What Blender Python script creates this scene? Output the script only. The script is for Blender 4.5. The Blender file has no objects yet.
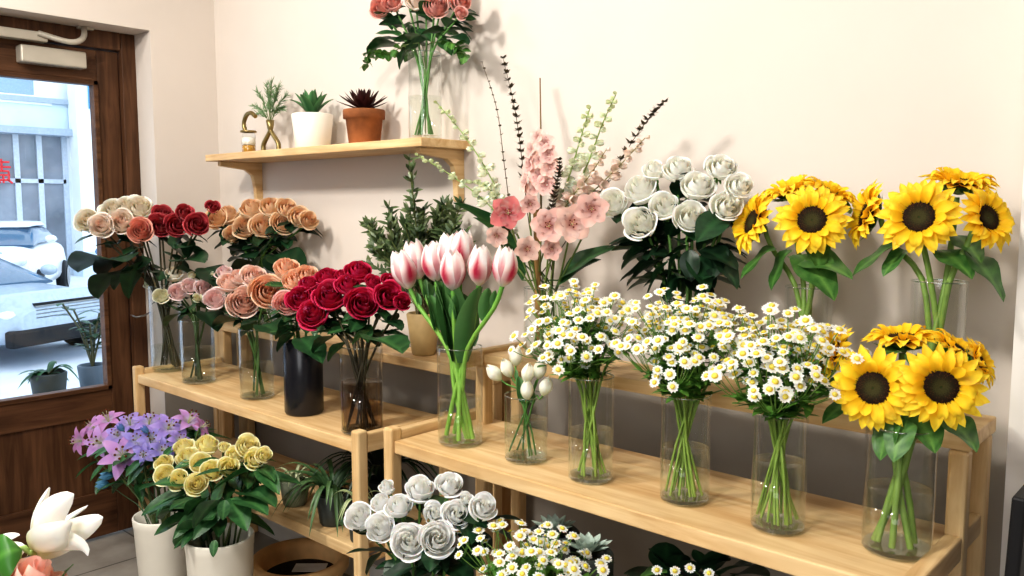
import bpy, math, random
from mathutils import Vector as V, Quaternion, Matrix
R = random.Random(7)
SC = bpy.context.scene
COL = SC.collection
PI = math.pi

# ------------------------------------------------------------------ camera
F, HZ, H = 835.0, 206.0, 1.4
PITCH = math.atan((288 - HZ) / F)
YAW = math.atan(924 / math.hypot(F, 288 - HZ))
FH = V((-math.cos(YAW), math.sin(YAW), 0))
RT = V((math.sin(YAW), math.cos(YAW), 0))
FW = FH * math.cos(PITCH) - V((0, 0, math.sin(PITCH)))
UP = RT.cross(FW)
C0 = V((0, 0, H))
cam = bpy.data.cameras.new('camera')
cam.sensor_width = 36
cam.lens = F / 1024 * 36
cam.clip_start = .05
co = bpy.data.objects.new('camera', cam)
COL.objects.link(co)
co.matrix_world = Matrix(((RT.x, UP.x, -FW.x, 0), (RT.y, UP.y, -FW.y, 0), (RT.z, UP.z, -FW.z, H), (0, 0, 0, 1)))
SC.camera = co

def ray(px, py): return FW + RT * ((px - 512) / F) - UP * ((py - 288) / F)
def on(px, py, ax, val):
    d = ray(px, py)
    return C0 + d * ((val - C0[ax]) / d[ax])
def at(px, py, Y): return on(px, py, 1, Y)
def atk(px, py, k): return C0 + ray(px, py) * k
def dep(P): return (P - C0).dot(FW)
def mpp(P): return dep(P) / F          # metres per pixel at P
def proj(P):
    d = P - C0; k = d.dot(FW)
    return 512 + F * d.dot(RT) / k, 288 - F * d.dot(UP) / k

# ------------------------------------------------------------------ colours
def lin(c): return c / 12.92 if c <= .04045 else ((c + .055) / 1.055) ** 2.4
def hx(s):
    s = s.lstrip('#')
    return tuple(lin(int(s[i:i + 2], 16) / 255) for i in (0, 2, 4))
def mix(a, b, t):
    t = max(0, min(1, t))
    return tuple(x + (y - x) * t for x, y in zip(a, b))
def vary(c, a): 
    k = 1 + R.uniform(-a, a)
    return tuple(min(1, x * k) for x in c)

# ------------------------------------------------------------------ materials
def mat(name):
    m = bpy.data.materials.new(name); m.use_nodes = True
    nt = m.node_tree; nt.nodes.clear()
    out = nt.nodes.new('ShaderNodeOutputMaterial')
    return m, nt, out
def N(nt, t, **kw):
    n = nt.nodes.new(t)
    for k, v in kw.items():
        if k in n.inputs: n.inputs[k].default_value = v
        else: setattr(n, k, v)
    return n
def L(nt, a, b): nt.links.new(a, b)
def c4(c): return (c[0], c[1], c[2], 1)

def petal_mat(name, trans=.25, rough=.55, spec=.25, noise=.12, nscale=60, sss=0):
    m, nt, out = mat(name)
    at_ = N(nt, 'ShaderNodeAttribute', attribute_name='col')
    tc = N(nt, 'ShaderNodeTexCoord')
    nz = N(nt, 'ShaderNodeTexNoise', Scale=nscale, Detail=3.0)
    L(nt, tc.outputs['Object'], nz.inputs['Vector'])
    mr = N(nt, 'ShaderNodeMapRange'); mr.inputs['To Min'].default_value = 1 - noise; mr.inputs['To Max'].default_value = 1 + noise
    L(nt, nz.outputs['Fac'], mr.inputs['Value'])
    mul = N(nt, 'ShaderNodeVectorMath', operation='MULTIPLY')
    cm = N(nt, 'ShaderNodeCombineXYZ')
    for i in range(3): L(nt, mr.outputs['Result'], cm.inputs[i])
    L(nt, at_.outputs['Color'], mul.inputs[0]); L(nt, cm.outputs[0], mul.inputs[1])
    b = N(nt, 'ShaderNodeBsdfPrincipled'); b.inputs['Roughness'].default_value = rough
    b.inputs['Specular IOR Level'].default_value = spec
    if sss:
        b.inputs['Subsurface Weight'].default_value = sss; b.inputs['Subsurface Radius'].default_value = (1, .75, .6); b.inputs['Subsurface Scale'].default_value = .012
    t = N(nt, 'ShaderNodeBsdfTranslucent')
    L(nt, mul.outputs[0], b.inputs['Base Color']); L(nt, mul.outputs[0], t.inputs['Color'])
    mx = N(nt, 'ShaderNodeMixShader'); mx.inputs[0].default_value = trans
    L(nt, b.outputs[0], mx.inputs[1]); L(nt, t.outputs[0], mx.inputs[2]); L(nt, mx.outputs[0], out.inputs[0])
    return m
M_PETAL = petal_mat('petal', .22, .6, .2, .05, sss=.55)
M_LEAF = petal_mat('leaf', .12, .42, .45, .22, 30)
M_STEM = petal_mat('stem', .0, .5, .35, .25, 40)

def plain(name, col, rough=.5, metal=0, spec=.4, nscale=20, noise=.06, bump=0, stretch=None):
    m, nt, out = mat(name)
    tc = N(nt, 'ShaderNodeTexCoord'); mp = N(nt, 'ShaderNodeMapping')
    if stretch: mp.inputs['Scale'].default_value = stretch
    nz = N(nt, 'ShaderNodeTexNoise', Scale=nscale, Detail=5.0)
    L(nt, tc.outputs['Object'], mp.inputs[0]); L(nt, mp.outputs[0], nz.inputs['Vector'])
    rp = N(nt, 'ShaderNodeValToRGB')
    rp.color_ramp.elements[0].position = .3; rp.color_ramp.elements[1].position = .7
    rp.color_ramp.elements[0].color = c4(tuple(x * (1 - noise * 2) for x in col)); rp.color_ramp.elements[1].color = c4(tuple(min(1, x * (1 + noise)) for x in col))
    L(nt, nz.outputs['Fac'], rp.inputs[0])
    b = N(nt, 'ShaderNodeBsdfPrincipled', Roughness=rough, Metallic=metal)
    b.inputs['Specular IOR Level'].default_value = spec
    L(nt, rp.outputs[0], b.inputs['Base Color'])
    if bump:
        bp = N(nt, 'ShaderNodeBump', Strength=bump, Distance=.002)
        L(nt, nz.outputs['Fac'], bp.inputs['Height']); L(nt, bp.outputs[0], b.inputs['Normal'])
    L(nt, b.outputs[0], out.inputs[0])
    return m

def wood(name, light, dark, axis, scale=1.0, rough=.45):
    m, nt, out = mat(name)
    tc = N(nt, 'ShaderNodeTexCoord'); mp = N(nt, 'ShaderNodeMapping')
    s = [22 * scale, 22 * scale, 22 * scale]; s[axis] = 1.6 * scale
    mp.inputs['Scale'].default_value = s
    L(nt, tc.outputs['Object'], mp.inputs[0])
    nz = N(nt, 'ShaderNodeTexNoise', Scale=1.2, Detail=6.0, Roughness=.6, Distortion=.8)
    L(nt, mp.outputs[0], nz.inputs['Vector'])
    n2 = N(nt, 'ShaderNodeTexNoise', Scale=5.0, Detail=3.0)
    L(nt, tc.outputs['Object'], n2.inputs['Vector'])
    rp = N(nt, 'ShaderNodeValToRGB')
    e = rp.color_ramp.elements
    e[0].position = .32; e[0].color = c4(dark); e[1].position = .62; e[1].color = c4(light)
    L(nt, nz.outputs['Fac'], rp.inputs[0])
    mx = N(nt, 'ShaderNodeMix', data_type='RGBA', blend_type='MULTIPLY'); mx.inputs[0].default_value = .35
    r2 = N(nt, 'ShaderNodeValToRGB'); r2.color_ramp.elements[0].position = .35; r2.color_ramp.elements[1].position = .6
    r2.color_ramp.elements[0].color = (.55, .5, .45, 1)
    L(nt, n2.outputs['Fac'], r2.inputs[0])
    L(nt, rp.outputs[0], mx.inputs['A']); L(nt, r2.outputs[0], mx.inputs['B'])
    b = N(nt, 'ShaderNodeBsdfPrincipled', Roughness=rough); b.inputs['Specular IOR Level'].default_value = .3
    L(nt, mx.outputs['Result'], b.inputs['Base Color'])
    bp = N(nt, 'ShaderNodeBump', Strength=.15, Distance=.002)
    L(nt, nz.outputs['Fac'], bp.inputs['Height']); L(nt, bp.outputs[0], b.inputs['Normal'])
    L(nt, b.outputs[0], out.inputs[0])
    return m
PINE = [wood('pine_%s' % 'xyz'[i], hx('e3c697'), hx('c79f6c'), i) for i in range(3)]
OAK = [wood('brown_wood_%s' % 'xyz'[i], hx('66462f'), hx('432a18'), i, 1.3, .5) for i in range(3)]

def glass(name, tint, lo=.03, hi=.5, power=3.0):
    m, nt, out = mat(name)
    t = N(nt, 'ShaderNodeBsdfTransparent', Color=c4(tint))
    g = N(nt, 'ShaderNodeBsdfGlossy', Roughness=.03, Color=(1, 1, 1, 1))
    lw = N(nt, 'ShaderNodeLayerWeight', Blend=.5)
    pw = N(nt, 'ShaderNodeMath', operation='POWER'); pw.inputs[1].default_value = power
    L(nt, lw.outputs['Facing'], pw.inputs[0])
    mr = N(nt, 'ShaderNodeMapRange'); mr.inputs['To Min'].default_value = lo; mr.inputs['To Max'].default_value = hi
    L(nt, pw.outputs[0], mr.inputs['Value'])
    mx = N(nt, 'ShaderNodeMixShader')
    L(nt, mr.outputs['Result'], mx.inputs[0]); L(nt, t.outputs[0], mx.inputs[1]); L(nt, g.outputs[0], mx.inputs[2])
    L(nt, mx.outputs[0], out.inputs[0])
    return m
M_GLASS = glass('vase_glass', (.965, .98, .978), .04, .65, 2.4)
M_RIM = glass('glass_rim', (.72, .8, .78), .16, .75, 1.5)
M_WATER = glass('water', (.95, .965, .94), .03, .3)
M_WATER_DARK = glass('cloudy_water', (.62, .52, .42), .02, .22)
M_AMBER = plain('amber_liquid', hx('b98a3c'), .15)
M_PANE = glass('door_pane', (.95, .98, 1.0), .02, .4)

M_WALL = plain('cream_wall', hx('d3cac1'), .8, spec=.15, nscale=3, noise=.015, bump=.05)
def shade_lower_wall(m):  # shade painted into the wall colour below shelf height: darker grey, soft edge
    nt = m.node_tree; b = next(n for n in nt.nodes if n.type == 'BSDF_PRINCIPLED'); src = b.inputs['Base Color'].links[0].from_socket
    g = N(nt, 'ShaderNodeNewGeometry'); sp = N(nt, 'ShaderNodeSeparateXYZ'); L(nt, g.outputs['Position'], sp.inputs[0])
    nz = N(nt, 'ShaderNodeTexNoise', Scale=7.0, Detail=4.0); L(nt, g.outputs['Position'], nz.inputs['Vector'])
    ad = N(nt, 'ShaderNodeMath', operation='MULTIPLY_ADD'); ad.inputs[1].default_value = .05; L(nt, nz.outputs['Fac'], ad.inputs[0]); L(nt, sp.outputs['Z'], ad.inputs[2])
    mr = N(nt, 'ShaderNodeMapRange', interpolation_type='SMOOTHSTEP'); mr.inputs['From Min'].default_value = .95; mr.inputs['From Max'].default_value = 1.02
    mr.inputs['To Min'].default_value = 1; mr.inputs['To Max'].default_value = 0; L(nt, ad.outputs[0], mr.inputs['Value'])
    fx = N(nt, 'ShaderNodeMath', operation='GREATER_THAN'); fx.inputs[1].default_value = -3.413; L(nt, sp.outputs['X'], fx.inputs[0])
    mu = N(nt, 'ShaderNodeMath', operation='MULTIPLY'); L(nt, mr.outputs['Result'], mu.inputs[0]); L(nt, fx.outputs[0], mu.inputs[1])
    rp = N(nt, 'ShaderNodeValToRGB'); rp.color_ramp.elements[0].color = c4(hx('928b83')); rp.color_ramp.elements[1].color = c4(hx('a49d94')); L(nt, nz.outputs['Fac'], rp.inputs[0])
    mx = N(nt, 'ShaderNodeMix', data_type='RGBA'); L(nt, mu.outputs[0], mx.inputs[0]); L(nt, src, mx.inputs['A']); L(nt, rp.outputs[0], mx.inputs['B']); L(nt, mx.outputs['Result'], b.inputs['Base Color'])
shade_lower_wall(M_WALL)
M_PIER = plain('pier_plaster', hx('f0ebe4'), .8, spec=.15, nscale=3, noise=.015)
M_CEIL = plain('white_ceiling', hx('c9c5be'), .9, spec=.1, nscale=3, noise=.01)
M_HID = plain('greige_wall', hx('9a9088'), .9, nscale=3, noise=.02)
M_TRIM = plain('white_trim', hx('eceae4'), .6, nscale=5, noise=.02)
M_BUCKET = plain('white_bucket', hx('ece7da'), .45, nscale=6, noise=.03)
M_SOIL = plain('dark_soil', hx('2a2018'), .95, nscale=90, noise=.4, bump=.8)
M_BLACK = plain('black_ceramic', hx('1b1c22'), .25, spec=.5)
M_BLACKM = plain('black_matt', hx('0d0d10'), .6)
M_DKPOT = plain('dark_plastic', hx('3a3f3c'), .5, nscale=12, noise=.15)
M_TAN = plain('tan_ceramic', hx('b79d6d'), .6, nscale=9, noise=.15)
M_WPOT = plain('cream_ceramic', hx('efe9dc'), .35, nscale=8, noise=.03)
M_TERRA = plain('terracotta', hx('9c6038'), .85, nscale=14, noise=.25, bump=.3)
M_TUB = plain('ochre_clay', hx('eec48c'), .7, nscale=10, noise=.12, bump=.2)
M_BRASS = plain('antique_brass', hx('9c8a5c'), .35, metal=.85, nscale=10, noise=.15)
M_METAL = plain('painted_metal', hx('b9b3a6'), .4, metal=.3, nscale=8, noise=.04)
M_STEEL = plain('steel', hx('9b9b98'), .3, metal=.9)
M_PAPER = plain('paper', hx('d8d6d2'), .7)
M_MARBLE = plain('marbled_pot', hx('7d8472'), .4, nscale=26, noise=.6, stretch=(1, 1, .6))
# floor tiles
def tile_mat():
    m, nt, out = mat('grey_tiles')
    tc = N(nt, 'ShaderNodeTexCoord'); mp = N(nt, 'ShaderNodeMapping')
    mp.inputs['Location'].default_value = (.28, .34, 0)
    L(nt, tc.outputs['Object'], mp.inputs[0])
    br = N(nt, 'ShaderNodeTexBrick', offset=0.0)
    br.inputs['Scale'].default_value = 1.0
    br.inputs['Brick Width'].default_value = .6; br.inputs['Row Height'].default_value = .6
    br.inputs['Mortar Size'].default_value = .004
    br.inputs['Color1'].default_value = c4(hx('a39d94')); br.inputs['Color2'].default_value = c4(hx('989289')); br.inputs['Mortar'].default_value = c4(hx('57524b'))
    L(nt, mp.outputs[0], br.inputs['Vector'])
    nz = N(nt, 'ShaderNodeTexNoise', Scale=9.0, Detail=6.0)
    L(nt, tc.outputs['Object'], nz.inputs['Vector'])
    rp = N(nt, 'ShaderNodeValToRGB'); rp.color_ramp.elements[0].color = (.6, .58, .55, 1); rp.color_ramp.elements[0].position = .3; rp.color_ramp.elements[1].position = .65
    L(nt, nz.outputs['Fac'], rp.inputs[0])
    mx = N(nt, 'ShaderNodeMix', data_type='RGBA', blend_type='MULTIPLY'); mx.inputs[0].default_value = .6
    L(nt, br.outputs['Color'], mx.inputs['A']); L(nt, rp.outputs[0], mx.inputs['B'])
    b = N(nt, 'ShaderNodeBsdfPrincipled', Roughness=.4)
    L(nt, mx.outputs['Result'], b.inputs['Base Color']); L(nt, b.outputs[0], out.inputs[0])
    return m
M_TILE = tile_mat()

# ------------------------------------------------------------------ mesh builder
WHITE = (1, 1, 1)
class MB:
    def __init__(s): s.v = []; s.f = []; s.c = []; s.m = []
    def grid(s, rows, cols, wrap=False, mi=0, flip=False):
        b = len(s.v); nr = len(rows); nc = len(rows[0])
        for r, cr in zip(rows, cols):
            for p, c in zip(r, cr): s.v.append(tuple(p)); s.c.append(c)
        for i in range(nr - 1):
            for j in range(nc if wrap else nc - 1):
                k = (j + 1) % nc
                q = (b + i * nc + j, b + i * nc + k, b + (i + 1) * nc + k, b + (i + 1) * nc + j)
                s.f.append(q[::-1] if flip else q); s.m.append(mi)
        return b
    def fan(s, ring, centre, col, mi=0, flip=False):
        b = len(s.v); n = len(ring)
        for p in ring: s.v.append(tuple(p)); s.c.append(col)
        s.v.append(tuple(centre)); s.c.append(col)
        for j in range(n):
            q = (b + j, b + (j + 1) % n, b + n)
            s.f.append(q[::-1] if flip else q); s.m.append(mi)
    def tube(s, pts, rad, n=6, col=WHITE, col2=None, mi=0, cap=True):
        rows = []; cols = []
        t = (pts[1] - pts[0]).normalized()
        ref = V((1, 0, 0)) if abs(t.x) < .8 else V((0, 1, 0))
        nx = t.cross(ref).normalized()
        for i, p in enumerate(pts):
            if i < len(pts) - 1: t2 = (pts[i + 1] - p)
            else: t2 = p - pts[i - 1]
            if t2.length > 1e-9: t = t2.normalized()
            nx = (nx - t * nx.dot(t)).normalized(); ny = t.cross(nx)
            r = rad[i] if isinstance(rad, (list, tuple)) else rad
            rows.append([p + (nx * math.cos(2 * PI * j / n) + ny * math.sin(2 * PI * j / n)) * r for j in range(n)])
            c = mix(col, col2, i / (len(pts) - 1)) if col2 else col
            cols.append([c] * n)
        s.grid(rows, cols, True, mi)
        if cap:
            s.fan(rows[0], pts[0], cols[0][0], mi, True); s.fan(rows[-1], pts[-1], cols[-1][0], mi)
    def box(s, a, b, col=WHITE, mi=0):
        x0, y0, z0 = a; x1, y1, z1 = b; k = len(s.v)
        for z in (z0, z1):
            for x, y in ((x0, y0), (x1, y0), (x1, y1), (x0, y1)): s.v.append((x, y, z)); s.c.append(col)
        for q in ((3, 2, 1, 0), (4, 5, 6, 7), (0, 1, 5, 4), (1, 2, 6, 5), (2, 3, 7, 6), (3, 0, 4, 7)):
            s.f.append(tuple(k + i for i in q)); s.m.append(mi)
    def lathe(s, prof, c=V((0, 0, 0)), n=32, col=WHITE, mi=0, ax=None):
        rows = [[c + V((r * math.cos(2 * PI * j / n), r * math.sin(2 * PI * j / n), z)) for j in range(n)] for r, z in prof]
        s.grid(rows, [[col] * n for _ in rows], True, mi)
    def ball(s, c, r, col, n=8, m=5, sz=1.0, mi=0):
        rows = [[c + V((r * math.sin(PI * i / m) * math.cos(2 * PI * j / n), r * math.sin(PI * i / m) * math.sin(2 * PI * j / n), -r * sz * math.cos(PI * i / m))) for j in range(n)] for i in range(m + 1)]
        s.grid(rows, [[col] * n for _ in rows], True, mi)
    def mesh(s, name, mats, o=V((0, 0, 0)), smooth=True):
        me = bpy.data.meshes.new(name)
        me.from_pydata([(x - o.x, y - o.y, z - o.z) for x, y, z in s.v], [], s.f)
        ca = me.color_attributes.new('col', 'FLOAT_COLOR', 'POINT')
        buf = []
        for c in s.c: buf += [c[0], c[1], c[2], 1]
        ca.data.foreach_set('color', buf)
        for m in (mats if isinstance(mats, (list, tuple)) else [mats]): me.materials.append(m)
        me.polygons.foreach_set('material_index', s.m)
        me.polygons.foreach_set('use_smooth', [smooth] * len(s.f))
        me.update()
        return me
    def build(s, name, mats, parent=None, smooth=True, bevel=0):
        o = parent_world(parent) if parent else V((0, 0, 0))
        return link(name, s.mesh(name, mats, o, smooth), parent, bevel)
def parent_world(p):
    o = V((0, 0, 0))
    while p: o = o + p.location; p = p.parent
    return o
def link(name, me, parent=None, bevel=0, loc=None, q=None, sc=None):
    o = bpy.data.objects.new(name, me); COL.objects.link(o)
    if parent: o.parent = parent
    if loc is not None: o.location = loc
    if q is not None: o.rotation_mode = 'QUATERNION'; o.rotation_quaternion = q
    if sc is not None: o.scale = (sc, sc, sc) if not isinstance(sc, (tuple, list)) else sc
    if bevel:
        b = o.modifiers.new('bevel', 'BEVEL'); b.width = bevel; b.segments = 2; b.limit_method = 'ANGLE'
    return o
def tag(o, label, cat, group=None, kind=None):
    o['label'] = label; o['category'] = cat
    if group: o['group'] = group
    if kind: o['kind'] = kind
    return o
def thing(name, label, cat, loc=(0, 0, 0), group=None):
    o = bpy.data.objects.new(name, None); COL.objects.link(o); o.location = loc; o.empty_display_size = .05
    return tag(o, label, cat, group)
def struct(name, mb, m, parent=None, smooth=False, label=None):
    o = mb.build(name, m, parent, smooth)
    if not parent:
        o['kind'] = 'structure'
        if label: tag(o, label[0], label[1])
    return o
def obj_box(name, a, b, m, parent=None, bevel=0):
    k = MB(); k.box(a, b); return k.build(name, m, parent, False, bevel)

def smooth_path(pts, n=12):
    out = []; P = [pts[0] * 2 - pts[1]] + list(pts) + [pts[-1] * 2 - pts[-2]]
    segs = len(pts) - 1; per = max(2, n // segs)
    for i in range(segs):
        a, b, c, d = P[i:i + 4]
        for k in range(per):
            t = k / per
            out.append(.5 * ((2 * b) + (c - a) * t + (2 * a - 5 * b + 4 * c - d) * t * t + (3 * b - a - 3 * c + d) * t ** 3))
    out.append(pts[-1].copy())
    return out

def petal(mb, p0, p1, p2, w, out, cup=.3, colf=None, a=1.0, b=.7, nu=5, nv=7, wave=0, mi=0, wmin=.0):
    """a blade from p0 to p2 bending by p1; w half width; edges curl away from 'out' by cup."""
    rows = []; cols = []; ph = R.random() * 6
    for i in range(nv):
        v = i / (nv - 1)
        p = p0 * (1 - v) ** 2 + p1 * 2 * v * (1 - v) + p2 * v * v
        t = ((p1 - p0) * (1 - v) + (p2 - p1) * v)
        if t.length < 1e-9: t = p2 - p0
        t.normalize()
        sd = t.cross(out)
        sd = sd.normalized() if sd.length > 1e-6 else V((1, 0, 0))
        n = sd.cross(t)
        ww = w * max(wmin, math.sin(PI * min(1, (v * .94 + .05)) ** a) ** b)
        if i == nv - 1: ww *= .25
        r = []; c = []
        for j in range(nu):
            u = 2 * j / (nu - 1) - 1
            r.append(p + sd * (u * ww) - n * (cup * ww * u * u) + n * (wave * ww * math.sin(v * 9 + u * 3 + ph) * abs(u)))
            c.append(colf(u, v))
        rows.append(r); cols.append(c)
    mb.grid(rows, cols, False, mi)

def facing(P, a):
    t = C0 - P; t.z = 0; t.normalize()
    return (V((-t.y, t.x, 0)) * a[0] + V((0, 0, a[1])) + t * a[2]).normalized()
def rnd_quat(axis):
    q = axis.to_track_quat('Z', 'Y')
    return q @ Quaternion((0, 0, 1), R.random() * 2 * PI)

# ------------------------------------------------------------------ shared flower and leaf meshes
def rose_mesh(seed, n, spread, base, mid, tip, heart, wrap=1.0):
    r = random.Random(seed); mb = MB(); nu, nv = 9, 9
    for i in range(n):
        s = i / (n - 1)
        ph = i * 2.399 + r.uniform(-.45, .45)
        rb = .05 + .15 * s
        rt = .04 + (spread * .66) * s ** .85
        h = 1.38 - .46 * s ** 1.3 + r.uniform(-.04, .04)
        hw = (1.25 - .5 * s) * wrap
        curl = (.03 + max(0, s - .3) * .38) * r.uniform(.75, 1.15)
        rows = []; cols = []; tilt = r.uniform(-.05, .05); dz = .14 * (1 - s); tip_ = r.uniform(.0, .1) * s; fl = .10 * (1 - s) + .03
        for a in range(nv):
            v = a / (nv - 1); row = []; cr = []
            for b in range(nu):
                u = 2 * b / (nu - 1) - 1
                wv = .5 + .5 * math.sin(PI / 2 * min(1, v * 1.5))
                th = ph + u * hw * wv
                edge = abs(u) ** 2.5
                z = dz + (h - dz) * v * (1 - .17 * edge * v) + tilt * u * v + tip_ * (1 - abs(u)) * v ** 3
                rr = rb + (rt - rb) * math.sin(min(1, v * 1.2) * PI / 2) ** .8
                rr += .24 * s ** .8 * math.sin(PI * v ** .8)
                cv = max(0, (v - .62) / .38)
                rr += curl * cv ** 1.8 * (1 - .35 * edge) + fl * u * v + .018 * math.sin(4 * u + i * 1.7) * v * s
                z -= curl * .8 * cv ** 2.4
                row.append(V((rr * math.cos(th), rr * math.sin(th), z)))
                c = mix(base, mid, v * 1.5); c = mix(c, tip, (v - .72) * 3.6 * (.5 + .5 * s))
                c = mix(heart, c, .35 + s * 1.5); c = tuple(x * (.9 + .1 * min(1, v * 1.3)) for x in c)
                k = r.uniform(.97, 1.02)
                cr.append(tuple(min(1, x * k) for x in c))
            rows.append(row); cols.append(cr)
        mb.grid(rows, cols)
    return mb.mesh('rose_bloom', M_PETAL)
ROSES = {}
RC = {  # base, mid, tip, heart
    'cream': ('e9dcae', 'f6ecd6', 'faf4e8', 'efd9b4'), 'blush cream': ('f0d8b8', 'f8e4d2', 'f8e8dc', 'f3bd9c'),
    'coral': ('eca080', 'ee9478', 'f2a88e', 'e8785c'), 'rose red': ('a83a44', 'bb4650', 'c85a60', 'a02c3c'),
    'pale pink': ('f0d8cc', 'f3cdc9', 'f7dcd8', 'eab0b0'), 'blush': ('f6d2ba', 'f6c8b4', 'f8d8c8', 'f0a078'),
    'peach': ('f3bd8c', 'f4b48a', 'f6c8a4', 'ec9560'), 'apricot': ('f4cf98', 'f6c794', 'f8d6ac', 'f0ac68'),
    'pink peach': ('f3b8a0', 'f2aaa0', 'f5c3b8', 'e88a80'), 'crimson': ('9c1236', 'c21e4a', 'd23a64', '980e32'),
    'salmon pink': ('f3b8a4', 'f0a294', 'f4b8a8', 'e88a78'), 'white': ('f4f4dc', 'fcfbf0', 'fefdf8', 'faf9e4'),
    'pure white': ('f8f8f0', 'fefefb', 'ffffff', 'f8f9ea'), 'yellow': ('fcea88', 'fff2a0', 'fff8c8', 'fce87a'),
    'cream bud': ('dfe0a8', 'f2ecc8', 'f6f0dc', 'e8e2b0'), 'foreground pink': ('f4c0aa', 'f4b6a0', 'f8d0c0', 'f0a490'),
}
def rose(colour, seed, style):
    k = (colour, seed, style)
    if k not in ROSES:
        n, sp, wr = {'open': (25, 1.0, 1.0), 'cup': (20, .9, 1.05), 'bud': (12, .66, 1.2), 'garden': (34, 1.06, .95)}[style]
        ROSES[k] = rose_mesh(seed * 7 + 3, n, sp, *[mix(hx(x), WHITE, 0 if colour in ('crimson', 'rose red') else .14) for x in RC[colour]], wr)
    return ROSES[k]

G_DARK, G_MID, G_LIGHT, G_YEL = hx('1c3a20'), hx('2f5a2b'), hx('5f8f3f'), hx('8fb552')
def leaf_mesh(name, hw, a, b, c1, c2, fold=.25, droop=.25, wave=.12, serr=0):
    mb = MB(); nu, nv = 7, 12; rows = []; cols = []
    for i in range(nv):
        v = i / (nv - 1); row = []; cr = []
        w = hw * max(.03, math.sin(PI * min(1, v * .97 + .015) ** a) ** b)
        if i == nv - 1: w = .004
        if serr and 0 < i < nv - 1: w *= 1 + serr * (1 if i % 2 else -1)
        for j in range(nu):
            u = 2 * j / (nu - 1) - 1
            z = fold * abs(u) * w - droop * v * v + wave * w * math.sin(v * 8 + u) * abs(u)
            row.append(V((u * w, v, z)))
            t = .9 if abs(u) < .1 else (.25 + .2 * math.sin(v * 24 + abs(u) * 5))
            cr.append(mix(c1, c2, t))
        rows.append(row); cols.append(cr)
    mb.grid(rows, cols)
    return mb.mesh(name, M_LEAF)
LEAF_ROSE = [leaf_mesh('rose_leaf', .32, .8, .8, hx(c), hx(d), serr=.03) for c, d in (('1a3c22', '39663a'), ('24482a', '4a7a44'), ('16301d', '2e5633'))]
LEAF_DARK = [leaf_mesh('dark_leaf', .33, .8, .75, hx(c), hx(d)) for c, d in (('14301c', '2a5030'), ('1b3a24', '315a35'), ('112618', '24432a'))]
LEAF_BIG = [leaf_mesh('sunflower_leaf', .42, .62, .7, hx(c), hx(d), .12, .3, .15) for c, d in (('335f2c', '6d9a4c'), ('27501f', '5a8a40'))]
LEAF_SMALL = [leaf_mesh('small_leaf', .34, .8, .7, hx(c), hx(d), .2, .2) for c, d in (('3c6a2c', '6f9e48'), ('2c5824', '56863a'))]
LEAF_OLIVE = [leaf_mesh('narrow_leaf', .13, .9, .8, hx(c), hx(d), .2, .1) for c, d in (('5a6b48', '8a9a70'), ('475a3a', '70845a'))]
LEAF_LANCE = [leaf_mesh('lance_leaf', .2, .8, .75, hx(c), hx(d), .3, .3) for c, d in (('1d4526', '3d6b3a'), ('25502c', '4d7d45'))]

def put_leaf(root, base, tip, lib, name='leaf', roll=0.0, wide=1.0):
    d = tip - base
    q = d.normalized().to_track_quat('Y', 'Z') @ Quaternion((0, 1, 0), roll)
    l = d.length
    return link(name, R.choice(lib), root, loc=base - parent_world(root), q=q, sc=(l * wide, l, l))

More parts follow.
